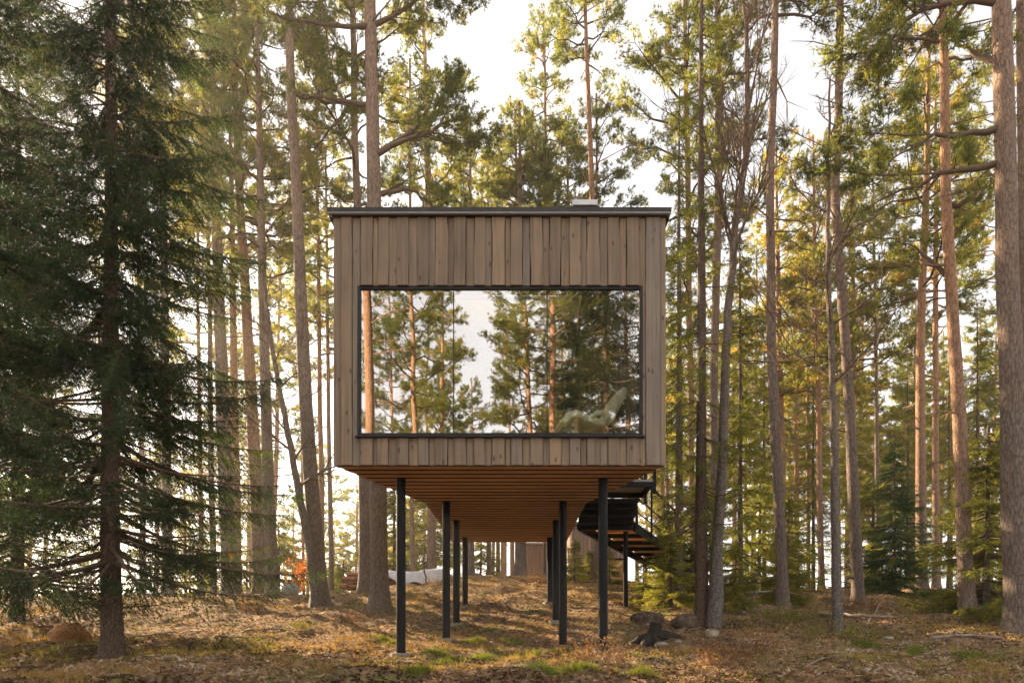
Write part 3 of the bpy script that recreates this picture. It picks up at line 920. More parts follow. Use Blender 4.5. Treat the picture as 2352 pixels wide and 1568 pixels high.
def spruce_mesh(H, R, hb, rng, dens=1.0, nl=.026, nw=.0055, whorl=.24, droop=.35, low_sparse=2.6, hang=.6, pw=1.0, per=5, tint=.4, short=0.0, needle_mat="spruce_needle"):
    """returns MB of trunk and MB of crown, local coordinates"""
    tb = MB(); zs = np.concatenate([[-.2, 0, .1, .3], np.linspace(.7, H, 18)])
    rr = np.interp(zs, [0, H], [max(.03, H * .0088), .012]) * (1 + .5 * np.exp(-np.maximum(zs, 0) / .2))
    ax = np.stack([.03 * vnoise(zs * .6, zs * 0 + 1), .03 * vnoise(zs * .6, zs * 0 + 5), zs], -1)
    tb.tube(ax, rr, 14, 0, rough=.03, rng=rng)
    cb = MB(); ST, EN, TN = [], [], []
    z = hb
    while z < H - .12:
        t = z / H
        for q in range(per):
            if rng.random() < .12: continue
            L = R * (1 - t) ** pw * (rng.uniform(.62, 1.12) if rng.random() > short else rng.uniform(.3, .6)) + .08
            sparse = z < low_sparse and rng.random() < .72
            a = rng.uniform(0, 2 * math.pi)
            hv = np.array([math.cos(a), math.sin(a), 0])
            zz = z + rng.uniform(-.1, .1)
            s = np.linspace(0, 1, 7)[:, None]
            dr = droop * rng.uniform(.6, 1.3) * (1.15 - t)
            pt = np.array([0, 0, zz]) + hv * L * s + np.array([0, 0, 1.0]) * L * (-dr * s + .75 * dr * s ** 2.5 * rng.uniform(.6, 1.2)) + np.array([-hv[1], hv[0], 0]) * L * .1 * rng.normal() * s ** 2
            cb.tube(pt, np.linspace(.008 + .008 * L, .003, 7), 4, 0)
            nbr = int(L / (.045 if not sparse else .12) * dens) + 2
            for sgn in (-1, 1):
                u = rng.uniform(.12 if not sparse else .4, 1.0, nbr)
                f = u * 6; i0 = np.minimum(f.astype(int), 5)
                p = pt[i0] + (pt[i0 + 1] - pt[i0]) * (f - i0)[:, None]
                fw_ = (pt[i0 + 1] - pt[i0]); fw_ /= np.linalg.norm(fw_, axis=1, keepdims=True)
                sd = np.array([-hv[1], hv[0], 0]) * sgn
                hg = rng.uniform(.1, 1.0, (nbr, 1)) * hang
                dv = fw_ * rng.uniform(.4, .9, (nbr, 1)) + sd * rng.uniform(.35, .95, (nbr, 1)) * (1 - .5 * hg) + np.array([0, 0, -1.0]) * hg
                dv /= np.linalg.norm(dv, axis=1, keepdims=True)
                ln = (.10 + .30 * min(L, 2.0) * (1.05 - u)[:, None] * np.minimum(1, u[:, None] * 3)) * rng.uniform(.6, 1.2, (nbr, 1))
                ST.append(p); EN.append(p + dv * ln + np.array([0, 0, -.10]) * ln * hang)
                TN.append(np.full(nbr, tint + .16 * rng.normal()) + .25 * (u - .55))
            ST.append(pt[2:6]); EN.append(pt[3:7]); TN.append(np.full(4, tint + .1))
        z += whorl * rng.uniform(.7, 1.25)
    ST, EN, TN = np.concatenate(ST), np.concatenate(EN), np.clip(np.concatenate(TN), 0, 1)
    # thin woody axes of the branchlets
    ax_ = EN - ST; sd = np.cross(ax_, rng.normal(0, 1, ax_.shape)); sd /= np.linalg.norm(sd, axis=1, keepdims=True) + 1e-9
    V = np.stack([ST - sd * .002, ST + sd * .002, EN], 1).reshape(-1, 3)
    cb.add(V, np.arange(len(V)).reshape(-1, 3), 0, .5)
    L = np.linalg.norm(ax_, axis=1); cnt = np.maximum(3, (L / (nl * .36)).astype(int)); idx = np.repeat(np.arange(len(L)), cnt)
    p = ST[idx] + ax_[idx] * rng.uniform(.02, 1.04, (len(idx), 1))
    d = ax_[idx] / (L[idx][:, None] + 1e-6)
    tris(cb, p, d * .8, nl, nw, 1, TN[idx], .55, 1, rng)
    return tb, cb


def spruce(foot, label, H, R, hb, seed, name="spruce_tree", mat="spruce_needle", group=None, **kw):
    rng = np.random.default_rng(seed)
    e = empty(name, foot, label, "tree", group)
    tb, cb = spruce_mesh(H, R, hb, rng, **kw)
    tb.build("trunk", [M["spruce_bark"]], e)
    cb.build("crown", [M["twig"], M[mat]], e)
    return e


def bare_tree(pts, d, r0, label, seed, H=None, spread=.55, nb=16, L0=1.6, name="birch_tree", first=.25, up=.75, bark="birch_bark", foot=None):
    """leafless broadleaf tree: stem through the given pixels, fine forking branches"""
    rng = np.random.default_rng(seed)
    W_ = np.array([P(u, v, d) for u, v in pts])[::-1]
    if foot is None: foot = W_[0].copy(); foot[2] = float(gz(foot[0], foot[1]))
    e = empty(name, foot, label, "tree")
    W_ = W_ - foot; W_[0, 2] = -.2
    s = np.linspace(0, len(W_) - 1, 26); ax = np.stack([np.interp(s, np.arange(len(W_)), W_[:, k]) for k in range(3)], -1)
    for _ in range(2): ax[1:-1] = (ax[:-2] + 2 * ax[1:-1] + ax[2:]) / 4
    ax[1:] += rng.normal(0, .012, ax[1:].shape)
    rr = np.linspace(r0, max(.008, r0 * .22), 26); rr[:3] *= np.array([1.6, 1.25, 1.08])
    tb = MB(); tb.tube(ax, rr, 12, 0, rough=.04, rng=rng); tb.build("trunk", [M[bark]], e)
    cb = MB()

    def fork(p, dv, L, r, lev):
        n_ = 5; q = [p]; dd = dv.copy()
        for _ in range(n_):
            dd = dd + rng.normal(0, .10, 3) + np.array([0, 0, .06]); dd /= np.linalg.norm(dd)
            q.append(q[-1] + dd * L / n_)
        q = np.array(q)
        cb.tube(q, np.linspace(r, max(.0022, r * .3), n_ + 1), 4 if lev < 2 else 3, 0)
        if lev < 3:
            for _ in range(int(rng.integers(3, 6)) if lev < 2 else 3):
                k = rng.integers(1, n_); nd = dd + rng.normal(0, .5, 3) + np.array([0, 0, .25]); nd /= np.linalg.norm(nd)
                fork(q[k], nd, L * rng.uniform(.35, .65), r * .5, lev + 1)

    for i in range(nb):
        f = first + (1 - first) * (i + rng.random()) / nb
        k = min(24, int(f * 25)); p = ax[k] + (ax[k + 1] - ax[k]) * rng.random()
        a = rng.uniform(0, 2 * math.pi)
        dv = np.array([math.cos(a) * spread, math.sin(a) * spread, up + rng.normal(0, .15)]); dv /= np.linalg.norm(dv)
        fork(p, dv, L0 * (1.15 - f * .7) * rng.uniform(.6, 1.2), rr[k] * .42, 0)
    cb.build("crown", [M["twig"]], e)
    return e


# ------------------------------------------------------------------ left foreground spruces
sd = hit(255, 1515) or 8.8
foot = gpt(255, sd)
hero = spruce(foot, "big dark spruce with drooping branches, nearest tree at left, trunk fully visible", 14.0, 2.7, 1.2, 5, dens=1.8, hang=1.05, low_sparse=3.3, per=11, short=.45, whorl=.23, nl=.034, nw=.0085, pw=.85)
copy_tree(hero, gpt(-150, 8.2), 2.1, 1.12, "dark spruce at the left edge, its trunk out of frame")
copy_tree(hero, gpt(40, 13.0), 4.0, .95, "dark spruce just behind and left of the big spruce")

# ------------------------------------------------------------------ pines
def dd(u, v, fallback):
    h = hit(u, v)
    return h if h else fallback


def px(w, d): return w * d / FPX / 2      # radius of a stem w pixels wide at depth d


# (stem pixels top->foot, depth, width at foot, width at upper point, label, options)
d6 = dd(872, 1398, 15)
pine([(850, 0), (856, 250), (861, 480), (866, 900), (869, 1150), (872, 1398)], (px(42, d6), px(24, d6), 14), d6,
     "thickest pine behind the cabin's left side, crossing under its floor edge", H=22, hb=13.4, R=2.6, nb=26, seed=61, dead=8,
     limbs=[([(862, 358, 0), (920, 330, -.2), (965, 310, -.3), (1000, 292, -.4), (1045, 275, -.3)], .75),
            ([(862, 355, 0), (925, 318, .3), (985, 268, .5), (1030, 245, .6)], .6),
            ([(856, 60, 0), (900, 35, 0), (960, 5, 0), (1060, -20, .2)], 1.2),
            ([(853, 60, 0), (790, 55, -.3), (700, 58, -.6), (620, 30, -.8)], .8),
            ([(858, 238, 0), (760, 228, .2), (690, 215, .4)], .35),
            ([(860, 450, 0), (930, 430, .3), (990, 470, .5)], .3),
            ([(862, 480, 0), (800, 500, -.4), (745, 505, -.5)], 0)])
d5 = 17.2
pine([(808, 0), (814, 240), (820, 480), (836, 1100), (838, 1340)], (px(27, d5), px(13, d5), 14), d5, "slimmer pine just left of the thickest pine behind the cabin", H=21, hb=9.5, R=2.0, nb=34, seed=52, dead=22, tint=.6,
     limbs=[([(814, 235, 0), (760, 300, 0), (720, 340, .3)], .8), ([(814, 130, 0), (770, 110, -.2), (720, 120, -.3)], 1.0)])
d4 = dd(735, 1392, 15)
pine([(664, 0), (672, 250), (686, 560), (702, 900), (722, 1200), (738, 1392)], (px(38, d4), px(17, d4), 13), d4, "leaning pine left of the cabin, sharing its foot with a bent dark stem", H=20, hb=13.0, R=1.6, nb=18, seed=43, dead=16,
     limbs=[([(666, 52, 0), (620, 40, .2), (560, 10, .4)], .8), ([(676, 215, 0), (720, 225, .1), (790, 240, .3)], .3)])
d3 = dd(625, 1358, 17.5)
pine([(590, 120), (597, 350), (606, 700), (616, 1100), (627, 1358)], (px(30, d3), px(14, d3), 12), d3, "grey pine with many bare twigs, second stem left of the leaning pine", H=17, hb=8.0, R=1.7, nb=24, seed=34, dead=34, bark="pine_bark")
d2 = dd(600, 1335, 19.0)
pine([(540, 200), (548, 400), (565, 700), (585, 1050), (602, 1335)], (px(34, d2), px(16, d2), 12), d2, "orange-barked pine leaning right, left of the grey twiggy pine", H=18, hb=9.5, R=1.9, nb=28, seed=25, bark="pine_bark_orange", dead=20, tint=.62)
d1 = 18.6
pine([(486, 60), (494, 350), (503, 700), (516, 1050), (530, 1350)], (px(38, d1), px(17, d1), 13), d1, "pale straight pine at the right edge of the big spruce, marked with red tape", H=20, hb=9.5, R=2.2, nb=34, seed=16, dead=16, tint=.6)
for k, (u, v, w, dK, s_, lab) in enumerate([
    (388, 1352, 24, 18, 71, "shaded pine seen through the big spruce's right lower branches"),
    (465, 1350, 13, 24, 72, "thin pine between the big spruce and the pale straight pine, on the lake side"),
    (491, 1350, 15, 22, 73, "thin pine close to the left of the pale straight pine"),
    (545, 1345, 22, 21, 74, "pine half hidden behind the red-taped pale pine"),
    (330, 1352, 14, 21, 75, "thin pine right of the big spruce's trunk, in shade"),
    (742, 1335, 15, 23, 76, "thin pine directly behind the leaning pine's foot"),
    (762, 1335, 13, 24, 77, "thin reddish pine close to the cabin's left wall"),
    (700, 1335, 8, 27, 78, "very thin pine behind the orange-leaved shrub")]):
    pine([(u - 16, 200), (u - 10, 700), (u, v)], (px(w, dK), px(w * .6, dK), 10), dK, lab, H=17 + k % 3 * 1.5, hb=7.5 + k % 4, R=1.7, nb=26, seed=s_, bark="pine_bark_orange" if k % 2 else "pine_bark", dead=10, tint=.62)

# pines seen above the roof
roofpines = [(972, 985, 16, 22, 20.5, "pine above the roof's left part with a dark green clump", .45, 10.0, 1.9),
             (1181, 1187, 8, 24, 16.5, "short thin pine above the middle of the roof", .6, 11.0, 1.2),
             (1248, 1256, 10, 24, 20.0, "tall pine above the roof, right of its middle", .55, 11.5, 1.5),
             (1294, 1306, 9, 25, 17.0, "thin twiggy pine just left of the roof vent", .5, 11.0, 1.2),
             (1344, 1362, 14, 20, 20.0, "nearly bare straight pine rising behind the roof vent", .45, 15.0, 1.2),
             (1052, 1044, 9, 27, 17.5, "small yellow-green pine behind the dark pine clump above the roof", .75, 11.5, 1.4),
             (1120, 1136, 8, 28, 17.5, "pale yellow-green pine low above the roof's middle", .8, 11.5, 1.5)]
for k, (ut, ub, w, dK, H, lab, tn, hb, R) in enumerate(roofpines):
    pine([(ut, 0), (ub, 480), (ub + 8, 1300)], (px(w * 1.3, dK), px(w * .85, dK), H * .6), dK, lab, H=H, hb=hb, R=R, nb=30, seed=80 + k, bark="pine_bark_orange", dead=24, tint=tn)
for k, (u, dK, w, lab) in enumerate([(1083, 23.5, 16, "brown pine stem under the cabin, right of its left rear post"), (1123, 26, 12, "thin pine stem under the cabin, second from its left rear post"),
                                     (1196, 23.5, 27, "thick pine stem standing under the far end of the cabin floor"), (1251, 25, 7, "very thin sunlit stem beside the cabin's right rear post"),
                                     (1374, 22.5, 9, "thin sunlit pine in front of the board-clad hut"), (947, 21, 11, "orange pine stem between the cabin's left posts, behind the tarpaulin")]):
    pine([(u - 2, 900), (u, 1320)], (px(w, dK), px(w * .6, dK), 10), dK, lab, H=16, hb=9.5 if u != 947 else 3.2, R=1.6, nb=20, seed=95 + k, dead=4, bark="pine_bark_orange" if u in (947, 1374) else "pine_bark")

# right-hand pines
rp = [
    ([(1573, 0), (1578, 300), (1586, 900), (1592, 1320)], 19, 15, 12, 19, 7.0, 2.2, "pine right behind the cabin's top right corner", "pine_bark_orange", .55),
    ([(1648, 0), (1650, 400), (1640, 900), (1640, 1330)], 18, 20, 16, 20, 9.5, 1.9, "pine behind the slim spruce, second right of the cabin", "pine_bark", .5),
    ([(1780, 0), (1768, 500), (1772, 800), (1788, 1150), (1800, 1392)], None, 25, 15, 19, 12.5, 1.7, "bare-stemmed pine right of the forked birch", "pine_bark", .5),
    ([(1928, 0), (1926, 300), (1918, 500), (1935, 680), (1950, 900), (1972, 1390)], None, 26, 16, 20, 13.5, 1.7, "s-curved pine standing behind the lichen-grey thin birch", "pine_bark", .55),
    ([(1866, 250), (1872, 600), (1882, 1000), (1886, 1340)], 24, 14, 10, 16, 6.5, 1.8, "thin orange pine left of the s-curved pine", "pine_bark_orange", .65),
    ([(1850, 600), (1856, 1000), (1858, 1340)], 27, 9, 7, 14, 7.0, 1.5, "very thin pine beside the thin orange pine", "pine_bark_orange", .7),
    ([(2005, 450), (2012, 800), (2016, 1340)], 25, 10, 7, 16, 8.0, 1.8, "thin pine rising out of the dark young spruces", "pine_bark", .6),
    ([(2128, 480), (2112, 800), (2117, 1362)], None, 24, 15, 15, 7.5, 1.9, "orange pine with a forked top, left of the reddish tall pine", "pine_bark_orange", .65),
    ([(2150, 500), (2148, 900), (2152, 1348)], 21, 16, 10, 16, 8.5, 1.6, "thin sunlit pine close right of the forked-top pine", "pine_bark_orange", .65),
    ([(2166, 0), (2172, 400), (2186, 700), (2206, 1000), (2224, 1408)], None, 33, 17, 18, 10.5, 2.2, "reddish tall pine leaning left at the top, third big stem from the right edge", "pine_bark_orange", .55),
    ([(2350, 0), (2352, 500), (2362, 1000), (2366, 1400)], 14.5, 26, 22, 20, 14, 1.6, "pale pine cut by the right edge of the picture", "pine_bark", .5),
]
for k, (pts, dK, w0, w1, H, hb, R, lab, bark, tn) in enumerate(rp):
    if dK is None: dK = dd(*pts[-1], 17)
    lim = []
    if k == 9:
        lim = [([(2190, 640, 0), (2130, 600, .2), (2085, 560, .3)], .3), ([(2180, 470, 0), (2240, 450, 0), (2290, 400, .4)], .6)]
    pine(pts, (px(w0, dK), px(w1, dK), H * .65), dK, lab, H=H, hb=hb, R=R, nb=30, seed=120 + k, bark=bark, dead=18, tint=tn, limbs=lim)
d21 = dd(2335, 1452, 11)
pine([(2298, 0), (2306, 300), (2316, 700), (2326, 1000), (2340, 1452)], (px(56, d21), px(40, d21), 9.5), d21, "thick pine at the right with long bare limbs reaching left", H=21, hb=11.5, R=2.6, nb=20, seed=140, dead=12, tint=.4,
     limbs=[([(2300, 292, 0), (2230, 300, -.1), (2150, 318, -.2), (2070, 352, -.2)], .35), ([(2302, 372, 0), (2200, 388, .1), (2110, 425, .2), (2020, 460, .3)], .35),
            ([(2298, 150, 0), (2240, 112, .2), (2190, 85, .3)], 0), ([(2298, 8, 0), (2200, 10, 0), (2120, 22, 0), (2060, 70, 0), (2040, 130, .1)], 1.6), ([(2306, 355, 0), (2292, 330, 0), (2288, 315, 0)], 0)])

# leafless birches
db = dd(1636, 1440, 12)
bt = bare_tree([(1712, -60), (1712, 60), (1715, 200), (1712, 380), (1690, 520), (1672, 700), (1668, 850), (1655, 1150), (1636, 1440)], db, px(26, db), "leafless birch with a curved stem that forks high up, right of the cabin", 201, nb=26, L0=2.2, first=.40, spread=.42, up=.85)
dn = dd(1922, 1450, 11.5)
bare_tree([(1906, 180), (1902, 400), (1900, 600), (1912, 800), (1916, 1100), (1922, 1450)], dn, px(20, dn), "thin lichen-grey birch standing in front of the s-curved pine", 202, nb=24, L0=1.9, first=.28, spread=.8, up=.35)
bare_tree([(606, 640), (622, 780), (652, 950), (692, 1150), (718, 1310), (728, 1392)], d4 - .25, px(24, d4), "bent dark leafless stem curving left from the leaning pine's foot", 203, nb=12, L0=1.2, first=.4, spread=.7, up=.5)
bare_tree([(975, 1250), (972, 1290), (982, 1340)], 19.0, .03, "small leafless sapling beside the log stack", 204, nb=9, L0=.7, first=.3)

# slim spruces and young spruces
dS = dd(1611, 1437, 12)
spruce(gpt(1611, dS), "slim spruce with a straight brown stem, just left of the forked birch", 13.2, .95, 1.9, 210, mat="young_needle", whorl=.30, hang=1.0, per=4, dens=1.0, droop=.7, pw=.5, low_sparse=5, nl=.036, nw=.009, tint=.25)
spruce(gpt(1560, 16), "slim spruce close to the cabin's right wall", 12, 1.0, 1.5, 211, mat="young_needle", whorl=.28, hang=1.0, per=5, dens=1.1, pw=.6, nl=.042, nw=.011, tint=.4)
sp_hang = spruce(gpt(1700, 19), "spruce with yellow-green hanging shoots behind the forked birch", 10, 1.5, 1.0, 212, mat="young_needle", whorl=.30, hang=1.0, per=6, dens=1.2, nl=.048, nw=.013, tint=.5, pw=.75)
yp = spruce(gpt(1540, 14.2), "bushy yellow-green young spruce below the footbridge", 1.75, .75, .15, 220, name="young_spruce", mat="young_needle", group="young spruces", whorl=.12, hang=.5, per=8, dens=1.6, nl=.034, nw=.009, tint=.55, low_sparse=0)
yd = spruce(gpt(2055, 17.5), "dark dense young spruce behind the s-curved pine, right side", 4.2, 1.35, .15, 221, name="young_spruce", mat="spruce_needle", group="young spruces", whorl=.16, hang=.55, per=8, dens=1.3, nl=.046, nw=.013, tint=.6, low_sparse=0)
for (src, u, dK, rz, sc, lab) in [
    (yp, 1690, 13.6, 1.0, .80, "low yellow-green young spruce right of the forked birch's foot"),
    (yp, 1478, 15.5, 2.0, .62, "small green young spruce between the cabin's right posts and the bridge support"),
    (yp, 1320, 19.5, 3.0, .75, "small yellow-green sapling spruce in front of the hut"),
    (yp, 1352, 20.0, 4.0, .55, "tiny dark green spruce in front of the hut wall"),
    (yp, 1810, 20.0, 1.5, 1.7, "young spruce behind the bare-stemmed pine"),
    (yp, 1745, 22.0, 2.5, 2.1, "tall young spruce behind the forked birch, right of it"),
    (yd, 1530, 19.0, 3.5, .60, "dark young spruce under the footbridge's far end"),
    (yp, 2270, 17.5, 5.0, 1.5, "young spruce between the reddish pine and the thick right pine"),
    (yp, 2005, 23.0, 0.7, 2.3, "tall young spruce left of the dark dense one"),
    (yp, 2268, 13.2, 2.2, 2.1, "bright green spruce at the right edge, beside the thick limbed pine"),
    (yp, 1800, 15.5, 5.2, 1.0, "low bright young spruce between the bare-stemmed pine and the grey birch"),
    (yp, 1600, 16.5, 3.2, 1.7, "leafy young spruce beside the footbridge, behind the slim spruce"),
    (yp, 1400, 18.5, 0.4, .6, "tiny spruce under the footbridge by the hut door"),
    (yp, 905, 23.5, 1.2, 2.4, "green bushy spruce behind the tarpaulin, left of the cabin's left posts"),
    (yp, 985, 26.0, 2.2, 2.8, "yellow-green bushy spruce behind the tarpaulin's right end"),
    (yp, 1105, 27.0, 2.9, 1.5, "bushy young spruce under the far end of the cabin"),
    (yp, 455, 25, 5, 2, "young backlit spruce on the lake side, left of the pale straight pine"),
    (yp, 640, 26, 4, 2.6, "young backlit spruce behind the orange-leaved shrub"),
    (yp, 760, 30, 4, 2.6, "young backlit spruce left of the cabin's lower corner"),
    (yp, 560, 34, 2, 2.6, "young backlit spruce on the lake slope between two pines"),
    (yp, 790, 25.0, .2, 1.6, "yellow-green young spruce left of the log stack")]:
    copy_tree(src, gpt(u, dK), rz, sc, lab)

for (u, dK, rz, sc, lab) in [(1605, 21, 1.0, .9, "spruce with hanging shoots beyond the footbridge's end"), (1755, 26, 2.0, 1.0, "yellow-green spruce between the forked birch and the bare-stemmed pine"),
                             (1868, 25, 3.0, .85, "light green spruce behind the thin orange pine"), (1960, 28, 4.0, 1.15, "tall loose spruce behind the s-curved pine's upper stem"),
                             (2085, 27, 5.0, .95, "sunlit spruce just left of the forked-top pine"), (2245, 24, .5, 1.0, "spruce behind the gap between reddish pine and thick right pine"),
                             (2180, 31, 1.5, 1.2, "pale spruce far behind the reddish tall pine")]:
    copy_tree(sp_hang, gpt(u, dK), rz, sc, lab)

# ------------------------------------------------------------------ the wood farther back: six kinds of pine, copied
protos = []
for k in range(6):
    H = [18, 20, 16, 19, 17, 21][k]
    protos.append(pine([(0, 0, 0), (.15 * (k - 2.5), 0, H * .6), (.2 * (k - 2.5), .1, H)], (.15, .10, H * .6), 34, "x", H=H, hb=[6.5, 9, 5.5, 8, 7, 10][k], R=[2.1, 2.3, 1.9, 2.4, 2.0, 2.2][k], nb=36, seed=300 + k,
                       bark="pine_bark_orange" if k != 1 else "pine_bark", dead=12, tint=[.6, .5, .72, .6, .75, .55][k], lod=2.0, at=True, group="pines farther back in the wood"))
rf = random.Random(42)
far = []
for i in range(4000):
    dK = rf.uniform(24, 62)
    u = rf.uniform(-150, 2500)
    x = (u - VU) * dK / FPX
    dens = .3 if u < 750 else (.45 if u < 1500 else 1.0)
    if rf.random() > dens * (.5 + .5 * (dK > 34)): continue
    if any((x - a) ** 2 + (dK - c) ** 2 < 5.5 for a, c in far): continue
    if 0 < x < 6 and 22.5 < dK < 32: continue
    if x < -8 and dK < 31: continue
    far.append((x, dK))
    if len(far) >= 98: break
for i, (x, dK) in enumerate(far):
    u = VU + x * FPX / dK
    side_ = "left of the cabin" if u < 760 else ("behind the cabin" if u < 1530 else "right of the cabin")
    lab = ("sunlit pine farther back in the wood, " if dK < 42 else "pale distant pine at the back of the wood, ") + side_
    p = (x, dK, float(gz(x, dK)) - .05)
    if i < 6:
        o_ = protos[i]; o_.location = p; o_.rotation_euler = (0, 0, rf.uniform(0, 6.3)); o_["label"] = lab
    else:
        copy_tree(protos[i % 6], p, rf.uniform(0, 6.3), rf.uniform(.82, 1.15), lab)

# trees behind the camera that the window mirrors
def mir(u, v, y):
    D = 2 * (FD + .055) - y
    return np.array([(u - VU) * D / FPX, y, EYE + (VV - v) * D / FPX])


mirror = [  # (u top, u low, y, width, H, hb, R, tint)
    (842, 848, -1.5, 24, 17, 10.5, 1.4, .5, "pine mirrored as a bright orange stem at the window's left edge"),
    (936, 956, -9, 15, 19, 8.5, 2.2, .45, "pine mirrored as a red-orange stem in the left pane"),
    (1012, 1016, -14, 13, 19, 8.0, 1.5, .65, "pine mirrored beside the left mullion"),
    (1205, 1215, -10, 14, 18, 8.5, 2.0, .55, "pine mirrored as an orange stem in the middle pane"),
    (1266, 1268, -6, 17, 19, 10.5, 1.9, .5, "pine mirrored beside the right mullion"),
    (890, 900, -18, 10, 20, 9.0, 2.2, .6, "far pine mirrored between two stems of the left pane"),
    (1330, 1335, -12, 13, 19, 7.5, 2.1, .7, "pine mirrored behind the dark tree of the right pane"),
    (1440, 1445, -14, 13, 20, 9.0, 2.2, .75, "pine mirrored at the window's right edge"),
    (1078, 1080, -27, 6, 18, 11, 1.5, .6, "distant pine mirrored in the pale gap of the middle pane"),
    (978, 982, -21, 8, 20, 9, 1.8, .45, "thin far pine mirrored right of the left pane's red-orange stem"),
    (1165, 1168, -20, 8, 19, 9.5, 1.4, .45, "thin far pine mirrored at the pale gap's right side"),
    (1285, 1290, -22, 10, 22, 10, 1.9, .6, "far pine mirrored in the middle pane")]
for k, (u0, u1, y, w, H, hb, R, tn, lab) in enumerate(mirror):
    g_ = float(gz(0, y)); D = 2 * (FD + .055) - y
    pine([np.array([*mir(u1, 1300, y)[:2], g_]), mir(u1, 990, y), mir(u0, 661, y), mir(u0 - 4, 500, y)], (px(w * 1.1, D), px(w * .72, D), 12), 20, lab, H=H, hb=hb, R=R, nb=36, seed=400 + k, bark="pine_bark_orange", dead=30, tint=tn, lod=1.35, at=True, base_z=g_)
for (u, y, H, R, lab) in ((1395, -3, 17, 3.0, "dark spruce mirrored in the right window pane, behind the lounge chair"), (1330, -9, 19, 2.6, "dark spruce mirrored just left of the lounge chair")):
    spruce((*mir(u, 990, y)[:2], float(gz(3, y))), lab, H, R, 3.0, 230 + u, mat="shade_needle", dens=.9, whorl=.3, per=8, nl=.06, nw=.018, hang=.9, pw=.8, low_sparse=0)

# ------------------------------------------------------------------ things on the forest floor
def blob(b, c, r, rng, mat=0, tint=.5, amp=.25, seg=18, ring=12):
    th = np.linspace(0, math.pi, ring); ph = np.linspace(0, 2 * math.pi, seg, endpoint=False)
    T_, F_ = np.meshgrid(th, ph, indexing='ij')
    o1, o2 = rng.random(2) * 40
    k = 1 + amp * (vnoise(T_ * 1.6 + o1, np.cos(F_) * 1.5 + o2) + vnoise(T_ * 2.2 + o2, np.sin(F_) * 1.5 + o1)) * np.sin(T_) + amp * .35 * vnoise(T_ * 5 + o1, np.sin(F_ + T_) * 4 + o2) * np.sin(T_)
    V = np.stack([c[0] + r[0] * k * np.sin(T_) * np.cos(F_), c[1] + r[1] * k * np.sin(T_) * np.sin(F_), c[2] + r[2] * k * np.cos(T_)], -1).reshape(-1, 3)
    i = np.arange(ring - 1)[:, None] * seg; j = np.arange(seg)[None, :]; q = (j + 1) % seg
    b.add(V, np.stack([i + j, i + seg + j, i + seg + q, i + q], -1).reshape(-1, 4), mat, tint, True)


rg = np.random.default_rng(77)
for (u, v, w, h, mt, lab) in [(1487, 1430, 84, 36, "dark_stone", "wide brown boulder half sunk in dry grass behind the stump"),
                              (1576, 1436, 66, 36, "dark_stone", "dark rounded boulder at the foot of the slim spruce"),
                              (1520, 1482, 30, 13, "stone", "pale flat stone lying against the stump"),
                              (1633, 1460, 36, 22, "stone", "pale rounded stone right of the stump, by the birch foot"),
                              (1558, 1476, 18, 9, "stone", "small pale stone between the stump and the birch"),
                              (905, 1495, 17, 10, "stone", "small grey stone left of the front left post"),
                              (1700, 1410, 26, 14, "dark_stone", "small boulder in orange litter right of the birch"),
                              (2040, 1468, 24, 10, "stone", "low stone in the shaded grass at right")]:
    d = hit(u, v) or 12; p = gpt(u, d); k = d / FPX
    b = MB(); blob(b, (0, 0, h * k * .16), (w * k / 2, w * k / 2 * .8, h * k * .6), rg)
    o = b.build("boulder" if w > 40 else "stone", M[mt], None, p); tag(o, lab, "stone")

# burnt stump with a root ridge
d = hit(1500, 1478) or 10.2; p = gpt(1500, d); k = d / FPX
stp = empty("tree_stump", p, "charred black tree stump with spreading roots right of the front right post", "stump")
b = MB()
hS = 48 * k
b.tube([(-.02, 0, -.08), (-.02, 0, .02), (0, 0, hS * .35), (.03, 0, hS * .7), (.05, 0, hS)], [.20, .165, .115, .10, .10], 18, 0, rough=.10, rng=rg, cap=True)
b.build("stump_body", M["stump_wood"], stp)
for (dx, dy, L) in ((-1, -.15, .42), (-.6, -.8, .28), (1, -.2, .9), (.5, -.9, .25)):
    b = MB(); s = np.linspace(0, 1, 6)
    pts_ = [(-.02 + dx * L * t + rg.normal(0, .015), dy * L * t, .10 * (1 - t) + (.05 * math.sin(t * 6) if L > .6 else 0) - .03 * t) for t in s]
    b.tube(pts_, .10 * (1 - s) + .03, 9, 0, rough=.12, rng=rg); b.build("root", M["stump_wood"], stp)

# log stack under a tarpaulin
d = 20.0; p = gpt(905, d); kk = d / FPX
ls = empty("log_stack", p, "low stack of brown split logs partly under a grey tarpaulin, left of the cabin posts", "log stack")
X = lambda u: (u - 905) * kk
for row in range(4):
    for q in range(5):
        b = MB(); x0 = X(790) + rg.uniform(-.06, .06) + (.12 if row % 2 else 0); x1 = X(1012) + rg.uniform(-.08, .05)
        y = (q - 2) * .15 + rg.uniform(-.02, .02) + (.06 if row % 2 else 0); z = .06 + row * .115
        s = np.linspace(0, 1, 5)
        b.tube([(x0 + (x1 - x0) * t, y + rg.normal(0, .012), z + rg.normal(0, .006)) for t in s], rg.uniform(.05, .068), 9, 0, rough=.06, rng=rg, cap=True)
        b.build("log", M["log_wood"], ls)
tx = np.linspace(X(838), X(1020), 26); ty = np.linspace(-.42, .42, 14)
TX, TY = np.meshgrid(tx, ty)
prof_z = .50 + .05 * vnoise(TX * 2.2 + 4, TY * 3) + .04 * vnoise(TX * 6, TY * 7) + .06 * np.clip((TX - X(960)) / .6, 0, 1)
sag = np.clip((np.abs(TY) - .34) / .08, 0, 1)
lowr = .22 + .20 * np.clip((TX - X(905)) / .7, 0, 1)
TZ = prof_z - sag * lowr * (1 + .25 * np.sin(TX * 7)) ; TYY = TY + np.sign(TY) * sag * .05
